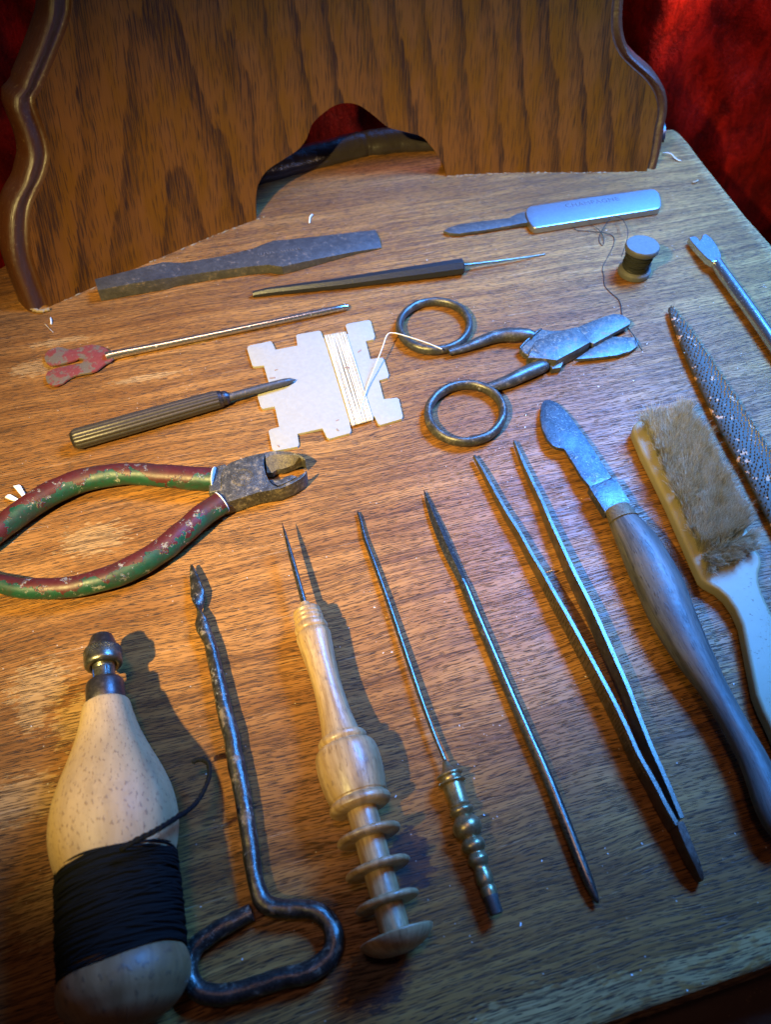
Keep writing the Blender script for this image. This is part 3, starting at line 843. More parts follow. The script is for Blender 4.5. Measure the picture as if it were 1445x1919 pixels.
lp = cz(1060, 400, 6.855, [(118, 140, .0010), (112, 180, .0008), (150, 215, .0004), (260, 225, .0004), (380, 235, .0006), (460, 243, .0016), (560, 262, .0008), (620, 300, .0004), (632, 350, .0004), (610, 430, .0004), (540, 570, .0004), (490, 660, .0004), (478, 730, .0004), (495, 800, .0004), (497, 880, .0004), (520, 950, .0004), (600, 1030, .0004), (680, 1100, .0005), (715, 1180, .0006), (730, 1300, .0006), (770, 1400, .0006), (810, 1470, .0006), (880, 1570, .0015), (910, 1620, .0042), (935, 1680, .0042), (985, 1760, .0006)])
mb = tube(MB(), catmull([at(*p) for p in lp], 7), .00025, n=6, frame='pt')
part('loose_thread', mb, M['greythread'], t, 180)

# ---- notched bar tool at right edge
t = thing('tack_lifter', 'shiny round steel bar with a V notched flat end at the right edge', 'tack lifter', at(1400, 570))
hp = cz(1100, 340, 2.907, [(558, 306, .0054), (570, 299, .0055), (596, 297, .0056), (606, 306, .0057), (618, 322, .0060), (627, 310, .0060), (631, 290, .0060), (652, 284, .0062), (682, 308, .0066), (710, 345, .0074), (733, 395, .0084), (734, 420, .0086), (715, 434, .0086), (690, 437, .0086), (660, 420, .0082), (618, 378, .0070), (580, 336, .0058)])
mb = slab(MB(), hp, thick=.0042, bev=.0006, segs=3)
part('notched_end', mb, M['bright'], t, 40)
path = catmull([at(1341, 490, .0048), at(1352, 507, .0048), at(1400, 573, .0048), at(1447, 640, .0048), at(1560, 805, .0048)], 8)
m = len(path); rr = np.full(m, .0041); rr[0] = .0026; rr[1] = .0034; rr[2] = .0039
part('bar', tube(MB(), path, rr, n=28), M['bright'], t, 40)

# ---- silver rod with red fork
t = thing('forked_lifter', 'long silver rod ending in a flat forked tip with worn red paint', 'tack lifter', at(400, 620))
fp = cz(70, 560, 6.283, [(860, 622), (800, 577), (720, 547), (640, 536), (560, 547), (510, 568), (430, 590), (350, 590), (290, 572), (240, 565), (170, 580), (120, 610), (85, 650), (76, 700), (98, 750), (150, 784), (250, 770), (350, 745), (430, 722), (470, 700), (510, 698), (540, 712), (532, 742), (492, 767), (450, 770), (380, 777), (280, 797), (180, 827), (120, 855), (96, 890), (90, 930), (110, 985), (160, 1014), (220, 1018), (290, 990), (360, 935), (430, 902), (520, 880), (620, 865), (690, 840), (740, 800), (800, 755), (850, 735), (900, 690)])
part('forked_tip', slab(MB(), [(p[0], p[1], .0030 - .0008*(190-p[0])/110) for p in fp], thick=.0012, bev=.0003), M['fork'], t, 40)
pp = [(199, 669, .0030, .0029), (208, 666, .0032, .0028), (230, 661, .0030, .0025), (300, 647.5, .0027, .0022), (420, 623, .0025, .0021), (540, 598, .0024, .0021), (620, 581, .0024, .0021), (645, 576, .0024, .0020), (652, 574.5, .0024, .0013)]
path = [at(*p[:3]) for p in pp]
part('rod', tube(MB(), path, [p[3] for p in pp], n=20), M['bright'], t, 50)

# ---- fluted graver
t = thing('fluted_graver', 'short awl with dark ribbed handle, its point resting on the thread card', 'awl', at(280, 790))
c0 = cz(0, 540, 2.408, [(322, 688), (335, 684), (350, 680), (600, 610), (800, 553), (960, 508), (985, 502), (1000, 498), (1020, 494), (1034, 490)])
rad = [.0030, .0050, .0056, .0055, .0053, .0050, .0048, .0044, .0036, .0026]
path = [at(p[0], p[1], .0055) for p in c0]
part('fluted_handle', tube(MB(), path[1:7], rad[1:7], n=112, shape=lambda a, t: .95 + .075*abs(math.sin(a*7))), M['flute'], t, 40)
part('butt', tube(MB(), [path[0] - (path[1]-path[0])*.25, path[0], path[1]], [.0015, .0040, .0050], n=24), M['ferrule'], t, 60)
part('collar', tube(MB(), [path[6], path[7], path[7]+(path[8]-path[7])*.1, path[8], path[9]], [.0049, .0046, .0040, .0040, .0026], n=24), M['ferrule'], t, 40)
path = [at(p[0], p[1], z) for p, z in zip(cz(0, 540, 2.408, [(1030, 494), (1100, 474), (1200, 446), (1285, 424), (1312, 417), (1334, 412)]), [.0055, .0052, .0048, .0046, .0042, .0034])]
part('shaft', jitter(tube(MB(), path, [.0023, .0023, .0022, .0021, .0015, .0001], n=16), .00012, 500), M['iron'], t, 40)

# ---- thread card
t = thing('thread_card', 'notched grey cardboard winder wrapped with a band of cream thread', 'thread card', at(610, 720))
cp = cz(440, 540, 2.779, [(68, 302), (80, 297), (185, 275), (195, 283), (212, 320), (325, 298), (318, 248), (326, 240), (436, 221), (448, 224), (462, 262), (520, 250), (590, 238), (577, 195), (584, 185), (695, 165), (708, 170), (730, 250), (724, 265), (682, 275), (706, 368), (765, 361), (777, 368), (803, 452), (797, 466), (751, 480), (776, 577), (842, 570), (855, 576), (876, 668), (870, 680), (758, 712), (747, 706), (728, 667), (660, 684), (598, 697), (606, 742), (600, 754), (492, 784), (480, 778), (456, 730), (326, 758), (334, 814), (327, 825), (208, 847), (194, 840), (175, 745), (184, 735), (230, 722), (207, 616), (146, 628), (134, 618), (118, 565), (122, 508), (130, 500), (176, 492), (150, 402), (100, 408), (90, 402), (63, 315)])
ct = .0017
part('card', slab(MB(), [(p[0], p[1], ct) for p in cp], zbot=.0001, bev=.0002), M['card'], t, 40)
mb = MB(); rnd = random.Random(11); N = 22
T0, T1 = cz(440, 540, 2.779, [(468, 259), (582, 238)]); B0, B1 = cz(440, 540, 2.779, [(603, 698), (718, 666)])
for i in range(N):
    k = (i+.5)/N + rnd.uniform(-.012, .012); k2 = (i+.5)/N + rnd.uniform(-.012, .012)
    a = (T0[0]+(T1[0]-T0[0])*k, T0[1]+(T1[1]-T0[1])*k); b = (B0[0]+(B1[0]-B0[0])*k2, B0[1]+(B1[1]-B0[1])*k2)
    pa, pb = at(*a, ct+.0005), at(*b, ct+.0005); d = (pb-pa)/np.linalg.norm(pb-pa)
    mid = (pa+pb)/2 + np.array([rnd.uniform(-.0003, .0003), 0, .0003])
    path = catmull([pa + np.array([0, 0, -.0020]), pa - d*.0006 + np.array([0, 0, -.0008]), pa + d*.0004, mid, pb - d*.0004, pb + d*.0006 + np.array([0, 0, -.0008]), pb + np.array([0, 0, -.0020])], 5)
    tube(mb, path, .00026, .00034, n=6, frame='pt')
part('thread_winding', mb, M['cream'], t, 180, kind='stuff')
lp = cz(440, 540, 2.779, [(625, 694, .0022), (650, 650, .0026), (668, 590, .0030), (690, 510, .004), (730, 410, .0065), (765, 320, .0085), (785, 262, .010), (797, 240, .0105), (815, 233, .0105), (850, 238, .0102), (900, 252, .0098), (1000, 285, .0090), (1080, 318, .0080)])
part('loose_thread', tube(MB(), catmull([at(*p) for p in lp], 8), .00040, n=7, frame='pt'), M['cream'], t, 180)
# small dents and torn spots on the card
mb = MB()
for q in [(650, 328, 12, .9), (215, 425, 7, .4), (195, 468, 14, .2), (537, 738, 9, -.9), (535, 688, 8, .5), (585, 415, 12, .1), (228, 822, 8, -1)]:
    p = at(*cz(440, 540, 2.779, [q[:2]])[0], ct + (.0011 if q[0] == 585 else .0001)); s_ = q[2]/2.779*.00033
    box(mb, p, (s_*math.cos(q[3]), s_*math.sin(q[3]), 0), (-s_*.35*math.sin(q[3]), s_*.35*math.cos(q[3]), 0), (0, 0, .00008))
part('torn_spots', jitter(mb, .0003, 700), plain('torn_card_brown', (.20, .11, .07), (.34, .22, .15), .9), t, kind='stuff')

# ---- scissors
t = thing('scissors', 'open blackened hand shears with two finger rings and short blunt blades', 'scissors', at(960, 690))
def ring(cx, cy, a, b, rot, z, r1, r2):
    pts = []
    for i in range(56):
        th = 2*math.pi*i/56; x = a*math.cos(th); y = b*math.sin(th)
        pts.append(at(cx + x*math.cos(rot) - y*math.sin(rot), cy + x*math.sin(rot) + y*math.cos(rot), z))
    return tube(MB(), pts, r1, r2, n=16, closed=True)
hA = thing  # (two halves are parts of one pair)
sh1 = cz(720, 340, 2.676, [(325, 856, .0036, 17), (400, 836, .0038, 22), (470, 808, .0042, 28), (540, 783, .0046, 33), (600, 771, .005, 36), (660, 769, .0054, 38), (720, 770, .0056, 34), (750, 776, .0056, 26)])
sh2 = cz(720, 340, 2.676, [(470, 1040, .0036, 15), (520, 1034, .0038, 24), (580, 1018, .0042, 31), (650, 990, .0046, 36), (720, 957, .0048, 38), (780, 932, .0048, 36), (812, 924, .0046, 26), (824, 922, .0044, 10)])
for sh, rg in ((sh1, (814, 611, 65.5, 46.0, R(-2), .0038, .0023, .0030)), (sh2, (873, 774.5, 70.5, 53.5, R(-3), .0040, .0024, .0032))):
    mb = ring(*rg)
    path = catmull([at(*p[:3]) for p in sh], 5)
    rr = catmull([np.array([p[3]/2.676*ppm(p[0], p[1], p[2])]) for p in sh], 5); rr = [float(q[0]) for q in rr]
    tube(mb, path, rr, [r_*.9 for r_ in rr], n=18)
    part('handle', jitter(mb, .0003, 160, 4), M['ringsteel'], t, 50)
S5 = lambda L_: cz(960, 560, 5.558, L_)
part('shoulder', jitter(slab(MB(), S5([(78, 520, .0048), (90, 475, .0052), (180, 395, .0056), (290, 308, .0058), (335, 318, .0056), (420, 328, .0056), (520, 325, .0056), (620, 300, .0056), (690, 285, .0056), (560, 420, .0056), (300, 560, .0056), (170, 590, .0052), (120, 565, .0050)]), zbot=.0018, bev=.0008, segs=3), .0002, 300), M['scissor'], t, 40)
ridge = S5([(84, 512, .0050), (140, 450, .0056), (215, 382, .0059), (280, 330, .0059), (305, 318, .0050)])
part('ridge', tube(MB(), catmull([at(*p) for p in ridge], 5), .0008, .0008, n=10), M['ringsteel'], t, 60)
part('lower_shoulder', jitter(slab(MB(), S5([(155, 610, .0040), (160, 660, .0042), (290, 655, .0044), (400, 700, .0046), (420, 728, .0046), (510, 712, .0046), (540, 650, .0046), (420, 600, .0046), (250, 590, .0042)]), zbot=.0008, bev=.0006, segs=2), .0002, 300), M['scissor'], t, 40)
part('joint_block', jitter(slab(MB(), S5([(158, 612, .0074), (178, 575, .0080), (205, 505, .0084), (240, 435, .0086), (320, 390, .0088), (430, 355, .0088), (560, 322, .0088), (690, 292, .0088), (720, 335, .0088), (780, 405, .0088), (818, 448, .0088), (660, 535, .0088), (495, 622, .0088), (470, 640, .0086), (330, 622, .0080)]), zbot=.0012, bev=.0007, segs=2), .00018, 300), M['scissor'], t, 35)
part('blade', jitter(slab(MB(), S5([(680, 292, .0070), (760, 258, .0070), (850, 222, .0070), (960, 182, .0069), (1060, 152, .0068), (1150, 162, .0066), (1205, 198, .0064), (1238, 238, .0062), (1228, 262, .0062), (1040, 362, .0068), (850, 468, .0070), (800, 440, .0070), (740, 370, .0070)]), thick=.0026, bev=.0006, segs=2), .00012, 300), M['scissor'], t, 35)
part('blade', jitter(slab(MB(), S5([(660, 625, .0040), (760, 560, .0040), (850, 490, .0040), (940, 425, .0039), (1020, 390, .0038), (1120, 392, .0037), (1280, 400, .0035), (1318, 440, .0033), (1310, 490, .0033), (1240, 540, .0034), (1100, 585, .0036), (930, 605, .0038), (780, 618, .0040)]), thick=.0020, bev=.0005, segs=2), .00012, 300), M['scissor'], t, 35)

# ---- pliers
t = thing('side_cutters', 'old side cutting pliers with chipped red and green painted handles', 'pliers', at(300, 980))
P8 = lambda L_: cz(0, 840, 2.408, L_)
for hp_, zz in (([(-260, 560, 40), (-160, 480, 50), (-80, 425, 54), (0, 362, 54), (100, 285, 56), (210, 214, 57), (340, 155, 55), (480, 124, 52), (600, 116, 51), (750, 126, 53), (880, 136, 54), (966, 139, 54)], .0074),
               ([(-330, 500, 36), (-200, 560, 40), (-90, 594, 42), (0, 612, 43), (110, 632, 47), (270, 632, 50), (385, 612, 52), (510, 577, 55), (630, 521, 57), (740, 451, 57), (835, 371, 55), (925, 295, 54), (1000, 245, 53)], .0074)):
    q = P8(hp_)
    path = catmull([at(p[0], p[1], zz) for p in q], 7)
    rr = [float(a[0]) for a in catmull([np.array([p[2]/2.408*ppm(p[0], p[1], zz)]) for p in q], 7)]
    ho = part('handle', jitter(tube(MB(), path, rr, [r_*.98 for r_ in rr], n=30), .00035, 120, 2), M['paint'], t, 60)
    e = path[-1]; d = (path[-1]-path[-2]); d /= np.linalg.norm(d)
    part('end_ring', tube(MB(), [e - d*.0004, e - d*.0002, e+d*.0002, e+d*.0004], [rr[-1]*.98, rr[-1]*1.02, rr[-1]*1.02, rr[-1]*.96], n=30), M['chip'], ho, 60)
P7 = lambda L_: cz(400, 840, 7.225, L_)
ZT = .0105
part('neck', slab(MB(), [(p[0], p[1], .0096) for p in P7([(-70, 262), (60, 228), (150, 205), (200, 250), (180, 480), (110, 560), (40, 588), (-70, 600)])], zbot=.0015, bev=.0012, segs=3), M['pliersteel'], t, 40)
body = P7([(62, 580), (105, 530), (104, 400), (115, 320), (150, 250), (200, 210), (300, 162), (450, 112), (600, 72), (690, 58), (678, 200), (700, 330), (745, 425), (800, 488), (865, 515), (940, 495), (1000, 462), (1150, 380), (1262, 298), (1250, 345), (1200, 398), (1060, 482), (900, 545), (600, 597), (400, 662), (140, 748), (100, 680)])
part('head', jitter(slab(MB(), [(p[0], p[1], ZT) for p in body], zbot=.0012, bev=.0006, segs=2), .00015, 250), M['pliersteel'], t, 30)
jawo = P7([(690, 58), (800, 42), (900, 38), (1050, 50), (1150, 85), (1215, 125), (1240, 155)])
jawi = P7([(705, 140), (770, 100), (850, 85), (960, 84), (1080, 92), (1160, 118), (1228, 160)])
jawc = P7([(720, 330), (800, 330), (860, 285), (930, 280), (1000, 262), (1090, 230), (1232, 168)])
vs = []
for k in range(7): vs.append(at(*jawo[k], ZT - .0004))
for k in range(7): vs.append(at(*jawi[k], ZT - .0009))
for k in range(7): vs.append(at(*jawc[k], .0052))
for k in range(7):
    p = at(*jawo[k], ZT - .0004); vs.append(np.array([p[0], p[1], .0015]))
for k in range(7):
    p = at(*jawc[k], .0052); vs.append(np.array([p[0], p[1], .0015]))
f1 = [(k, 7+k, 8+k, k+1) for k in range(6)]; f2 = [(7+k, 14+k, 15+k, 8+k) for k in range(6)]
f3 = [(14+k, 28+k, 29+k, 15+k) for k in range(6)] + [(k, k+1, 22+k, 21+k) for k in range(6)] + [(21+k, 22+k, 29+k, 28+k) for k in range(6)]
part('jaw', MB().add(vs, f1 + f3 + [(6, 13, 20, 34, 27)]), M['pliersteel'], t, 30)
part('jaw_bevel', jitter(MB().add([v + np.array([0, 0, .00006]) for v in vs], f2), .0002, 600), M['jawdirt'], t, 30)
# hollow bevel in lower jaw
lj = P7([(765, 440), (860, 470), (960, 420), (1060, 345), (1005, 300), (900, 345), (800, 400)])
part('jaw_bevel', slab(MB(), [(p[0], p[1], .0072) for p in P7([(748, 425), (800, 480), (870, 508), (990, 460), (1130, 385), (1060, 360), (980, 380), (900, 430), (840, 440), (780, 425)])], zbot=.002, bev=.0002), M['pliersteel'], t, 30)
ec = at(*P7([(392, 392)])[0], ZT + .00005)
mb = MB(); e1 = at(*P7([(535, 372)])[0], ZT) - ec; rE = np.linalg.norm(e1)
for rr_ in (rE, rE*.86):
    tube(mb, [ec + np.array([math.cos(a), math.sin(a), 0])*rr_ for a in np.linspace(0, 2*math.pi, 41)[:-1]], .00014, n=6, closed=True)
for k in range(14):
    a = k*2*math.pi/14; d = np.array([math.cos(a), math.sin(a), 0])
    box(mb, ec + d*rE*.68, d*.0005, (-d[1]*.00012, d[0]*.00012, 0), (0, 0, .0001))
tube(mb, [ec + np.array([math.cos(a), math.sin(a)*.8, 0])*rE*.38 for a in np.linspace(0, 2*math.pi, 25)[:-1]], .00014, n=5, closed=True)
part('round_emblem', jitter(mb, .0001, 900), M['jawdirt'], t, 60)

# ---- white chips by the left handle
for i, (q, lb) in enumerate([([(240, 520), (350, 495), (390, 510), (490, 695), (420, 735)], 'longer white wedge shaped flake touching the pliers handle'),
                             ([(80, 740), (130, 690), (180, 675), (360, 775), (310, 815), (200, 790)], 'shorter white wedge shaped flake lying flatter at the far left')]):
    pts = cz(0, 860, 10.32, q)
    o = part('white_flake', slab(MB(), [(p[0], p[1], .0016 + .0006*(k > 2)) for k, p in enumerate(pts)], thick=.0009, bev=.0002), M['chip'], None, 40, origin=at(*pts[0]))
    o['label'] = lb; o['category'] = 'flake'; o['group'] = 'white flakes by the pliers'

# ---- pear handled pin vice with black thread
PA = lambda L_: cz(0, 1140, 2.464, L_)
a_, b_ = PA([(468, 130), (592, 1960)])
zc = .0232
ax = Axis(a_, .0175, b_, zc)
def pst(lst): return ax.stations([(1140 + y/2.464, r/2.464) for y, r in lst])
t = thing('thread_awl', 'pear shaped beech tool handle with knurled chuck, wound with black thread', 'awl', at(210, 1600))
part('chuck_nose', lathe(MB(), ax.A, ax.B, pst([(124, 28), (128, 40), (134, 48), (190, 70)]), 40), M['ferrule'], t, 50)
part('knurled_nut', lathe(MB(), ax.A, ax.B, pst([(186, 66), (190, 78), (196, 82), (248, 85), (258, 84), (266, 79), (270, 70), (268, 60), (256, 52)]), 96), M['chuck'], t, 50)
mb = MB(); D_ = (ax.B-ax.A)/ax.L; S_ = np.cross(D_, [0, 0, 1.]); S_ /= np.linalg.norm(S_); U_ = np.cross(S_, D_)
k0, k1 = pst([(199, 82)])[0], pst([(234, 84)])[0]
for hand in (-1, 1):
    for k in range(44):
        a = 2*math.pi*k/44
        pts = [ax.A + D_*(k0[0]+(k1[0]-k0[0])*q) + (S_*math.sin(a+hand*q*.36) - U_*math.cos(a+hand*q*.36))*k0[1]*1.0 for q in (0, .33, .66, 1)]
        tube(mb, pts, .00026, n=4, frame='pt')
part('knurling', mb, M['chuck'], t, 60, kind='stuff')
part('collet', lathe(MB(), ax.A, ax.B, pst([(240, 47), (262, 50), (264, 47), (268, 50), (272, 47), (276, 50), (282, 47), (286, 50), (292, 48), (345, 50)]), 36), M['chuck'], t, 50)
mb = MB()
for ang in (.55, -.95, 2.5):
    D_ = (ax.B-ax.A)/ax.L; S_ = np.cross(D_, [0, 0, 1.]); S_ /= np.linalg.norm(S_); U_ = np.cross(S_, D_)
    i0, i1 = pst([(285, 50)])[0], pst([(345, 50)])[0]; o_ = (-S_*math.sin(ang) + U_*math.cos(ang))
    cc = ax.A + D_*(i0[0]+i1[0])/2 + o_*(i0[1]*.99)
    box(mb, cc, D_*(i1[0]-i0[0])/2, np.cross(D_, o_)*.00035, o_*.0003)
part('collet_slots', mb, M['black'], t)
part('ferrule', lathe(MB(), ax.A, ax.B, pst([(334, 50), (338, 74), (344, 81), (356, 85), (440, 88), (446, 84)]), 48), M['ferrule'], t, 40)
body = smooth_prof(pst([(436, 84), (442, 97), (455, 106), (520, 122), (600, 147), (700, 190), (800, 236), (900, 270), (1000, 286), (1080, 284), (1150, 272), (1210, 258)]), 4)
part('handle', lathe(MB(), ax.A, ax.B, body, 72), M['beech'], t, 50)
base = smooth_prof(pst([(1560, 240), (1610, 262), (1650, 282), (1690, 294), (1740, 298), (1790, 288), (1835, 262), (1880, 226), (1920, 160), (1942, 80), (1948, 4)]), 4)
part('handle_base', lathe(MB(), ax.A, ax.B, base, 72), M['beechbase'], t, 50)
mb = MB(); D_ = (ax.B-ax.A)/ax.L; S_ = np.cross(D_, [0, 0, 1.]); S_ /= np.linalg.norm(S_); U_ = np.cross(S_, D_)
s_a, s_b = pst([(1155, 262)])[0], pst([(1640, 262)])[0]; rnd = random.Random(4)
lathe(mb, ax.A, ax.B, [(s_a[0]-.001, s_a[1]*.93), (s_a[0]+.004, s_a[1]*.965), (s_b[0]-.003, s_a[1]*.985), (s_b[0], s_a[1]*.93)], 64)
loops = 70
for i in range(loops):
    k = i/(loops-1); d = s_a[0] + (s_b[0]-s_a[0])*k; r0 = s_a[1]*(.985 + .025*math.sin(k*math.pi)) + rnd.uniform(-.0002, .0003)
    ti, ph = rnd.gauss(0, .0011) + .0012, rnd.uniform(0, 6.28) if i % 3 == 0 else .8
    pts = []
    for j in range(56):
        a = 2*math.pi*j/56
        off = ti*math.sin(a - ph) + .0003*math.sin(3*a + i)
        pts.append(ax.A + D_*(d+off) + (S_*math.sin(a) - U_*math.cos(a))*(r0 + .0002*math.sin(5*a+i*2)))
    tube(mb, pts, .00048, n=5, closed=True, frame='pt')
part('thread_winding', mb, M['thread'], t, 180, kind='stuff')
lp = PA([(560, 1110, .0460), (620, 1075, .0462), (700, 1035, .0450), (760, 1000, .0420), (815, 965, .0350), (870, 930, .0270), (910, 890, .0215), (945, 830, .0180), (965, 770, .0160), (962, 720, .0145), (940, 700, .0135), (915, 698, .0130), (895, 706, .0125)])
path = catmull([at(*p) for p in lp], 8); path2 = catmull([at(*p) + np.array([.0002, 0, .0002]) for p in lp], 8)
mb = MB(); m = len(path)
P_ = np.array(path); 
for ph in (0, math.pi):
    q = [P_[i] + np.array([math.cos(i*.9+ph), math.sin(i*.9+ph), math.cos(i*.9+ph)])*.00032 for i in range(m)]
    tube(mb, catmull(q, 3), .00078, n=6, frame='pt')
lathe(mb, path[-1] - np.array([.0009, 0, 0]), path[-1] + np.array([.0009, 0, 0]), [(0, .0005), (.0004, .0010), (.0012, .0011), (.0018, .0005)], 10)
part('loose_thread', mb, M['thread'], t, 180)

# ---- T handled gimlet
PG = lambda L_: cz(300, 1040, 2.183, L_)
t = thing('bent_gimlet', 'bent steel gimlet with twisted tip and open loop handle beside the pear handle', 'gimlet', at(430, 1500))
raw = PG([(195, 335, 24), (205, 370, 25), (225, 455, 27), (255, 600, 31), (285, 720, 33), (310, 850, 35), (335, 980, 35), (355, 1100, 34), (375, 1240, 34), (390, 1340, 34), (418, 1412, 36), (475, 1444, 37), (560, 1446, 36), (640, 1458, 37), (690, 1500, 39), (712, 1560, 41), (700, 1628, 42), (655, 1680, 42), (590, 1712, 41), (500, 1732, 40), (400, 1762, 39), (300, 1790, 40), (225, 1800, 41), (160, 1785, 41), (122, 1735, 40), (118, 1665, 38), (150, 1598, 38), (220, 1545, 37), (300, 1500, 36), (375, 1462, 34)])
za = .0045
path = catmull([at(p[0], p[1], za) for p in raw], 6)
rr = [float(a[0]) for a in catmull([np.array([p[2]/2.183*ppm(p[0], p[1], za)]) for p in raw], 6)]
part('rod_and_handle', jitter(tube(MB(), path, rr, n=22), .00035, 230, 3), M['auger'], t, 50)
raw = PG([(127, 42, 6), (133, 72, 15), (143, 112, 23), (152, 152, 29), (157, 184, 27), (158, 212, 20), (160, 238, 19), (166, 266, 26), (175, 298, 29), (187, 325, 26), (198, 348, 24)])
raw2 = catmull([np.array([*at(p[0], p[1], za), p[2]/2.183*ppm(p[0], p[1], za)]) for p in raw], 7)
m = len(raw2); tw = [R(np.interp(i/(m-1), [0, .30, .48, .58, .72, 1], [-28, -8, 40, 100, 165, 200])) for i in range(m)]
part('twisted_tip', jitter(tube(MB(), [q[:3] for q in raw2], [q[3] for q in raw2], [max(q[3]*(.42 + .5*max(0, i/(m-1)-.45)/.55), .0003) for i, q in enumerate(raw2)], n=18, twist=tw), .0002, 500), M['auger'], t, 45)

# ---- maple handled awl
ax = Axis((528, 979), .0105, (754, 1792), .0142)
t = thing('maple_awl', 'pale turned maple handled awl with three loose rings and a domed cap', 'awl', at(660, 1450))
part('needle', tube(MB(), [ax.A, ax.A+(ax.B-ax.A)*ax.t(1000), ax.A+(ax.B-ax.A)*ax.t(1040), ax.A+(ax.B-ax.A)*ax.t(1135)], [.0001, .0007, .00115, .0014], n=14), M['needle'], t, 60)
PM = lambda L_: ax.stations([(960 + y/3.44, r/3.44) for y, r in L_])
PM2 = lambda L_: ax.stations([(1350 + y/3.44, r/3.44) for y, r in L_])
st = PM([(582, 20), (586, 30), (600, 37), (626, 40), (630, 78), (636, 86), (645, 90), (655, 86), (658, 84), (664, 92), (676, 94), (684, 88), (688, 87), (694, 95), (706, 97), (716, 90), (722, 90), (734, 103), (752, 109), (768, 104), (774, 98), (784, 106), (800, 112), (815, 113)]) \
    + smooth_prof(PM([(830, 110), (900, 104), (1000, 96), (1100, 92), (1200, 95), (1300, 103), (1400, 117), (1446, 127)]), 4) \
    + PM([(1450, 130), (1454, 152), (1466, 160), (1484, 160), (1496, 154), (1502, 150), (1510, 156)]) \
    + smooth_prof(PM([(1518, 180), (1535, 195), (1570, 205), (1640, 211), (1720, 208), (1800, 198), (1836, 190)]), 3) \
    + PM([(1842, 182), (1850, 180), (1856, 190), (1868, 201), (1884, 206), (1900, 203), (1912, 190), (1920, 165), (1921, 100)])
part('handle', lathe(MB(), ax.A, ax.B, st, 64), M['maple'], t, 35)
part('spindle', lathe(MB(), ax.A, ax.B, PM2([(560, 98), (1395, 98)]), 40), M['maple'], t, 40)
for yc, r_ in ((745, 213), (957, 217), (1172, 214)):
    st = PM2([(yc-22, 100), (yc-22, r_*.90), (yc-18, r_*.95), (yc-10, r_*.985), (yc, r_), (yc+10, r_*.985), (yc+18, r_*.95), (yc+22, r_*.90), (yc+22, 100)])
    part('ring', lathe(MB(), ax.A, ax.B, st, 56), M['maple'], t, 50)
st = PM2([(1376, 98), (1377, 225), (1380, 240), (1386, 246)]) + smooth_prof(PM2([(1392, 247), (1420, 232), (1455, 196), (1485, 140), (1500, 80), (1504, 4)]), 4)
part('domed_cap', lathe(MB(), ax.A, ax.B, st, 56), M['maple'], t, 45)

# ---- brass handled crochet hook
t = thing('brass_hook', 'long thin steel hook with a beaded brass handle', 'hook', at(780, 1300))
pa = cz(480, 960, 3.44, [(655, -2, .0016, 7), (660, 12, .0018, 9), (668, 32, .0019, 9), (678, 70, .0020, 11), (700, 165, .0022, 14), (760, 325, .0026, 15), (850, 575, .0030, 16), (950, 870, .0036, 17), (1050, 1165, .0042, 17), (1135, 1400, .0047, 15), (1180, 1510, .0049, 13), (1218, 1600, .0050, 13)])
path = [at(*p[:3]) for p in pa]
part('shank', tube(MB(), catmull(path, 4), [float(q[0]) for q in catmull([np.array([p[3]/3.44*ppm(*p[:3])]) for p in pa], 4)], n=14), M['needle'], t, 60)
ax = Axis((833, 1424), .0050, (929.5, 1709), .0056)
PB = lambda L_: ax.stations([(1350 + y/3.44, r/3.44) for y, r in L_])
st = PB([(262, 12), (275, 22), (300, 28), (325, 44), (340, 66), (346, 78), (354, 82), (362, 78), (366, 70), (374, 72), (388, 68), (394, 84), (402, 88), (410, 82), (414, 68), (430, 70), (540, 62)]) \
    + PB([(546, 66), (552, 72), (560, 68), (564, 66), (572, 78), (586, 82), (600, 76), (612, 62)]) \
    + smooth_prof(PB([(620, 58), (640, 76), (665, 92), (690, 96), (715, 92), (740, 78), (756, 60), (762, 56), (775, 68), (795, 78), (812, 80), (830, 75), (848, 60), (856, 54), (870, 60), (890, 68), (905, 68), (925, 60), (940, 50), (960, 48), (985, 54), (1010, 57), (1040, 56), (1062, 50), (1072, 48), (1080, 52), (1100, 54), (1130, 52)]), 3)
part('handle', lathe(MB(), ax.A, ax.B, st, 44), M['brass'], t, 60)
st = PB([(1126, 48), (1136, 49), (1150, 46), (1240, 46), (1250, 40)])
part('handle_end', jitter(lathe(MB(), ax.A, ax.B, st, 24), .0003, 400), M['iron'], t, 40)
mb = MB(); D_ = (ax.B-ax.A)/ax.L; S_ = np.cross(D_, [0, 0, 1.]); S_ /= np.linalg.norm(S_); U_ = np.cross(S_, D_)
for yy, rq in ((354, 82), (402, 88)):
    d0, r0 = PB([(yy, rq)])[0]
    for k in range(40):
        a = 2*math.pi*k/40; o_ = S_*math.sin(a) - U_*math.cos(a)
        box(mb, ax.A + D_*d0 + o_*r0, D_*.00028, np.cross(D_, o_)*.00028, o_*.00022)
part('beaded_rims', mb, M['brass'], t, 60)

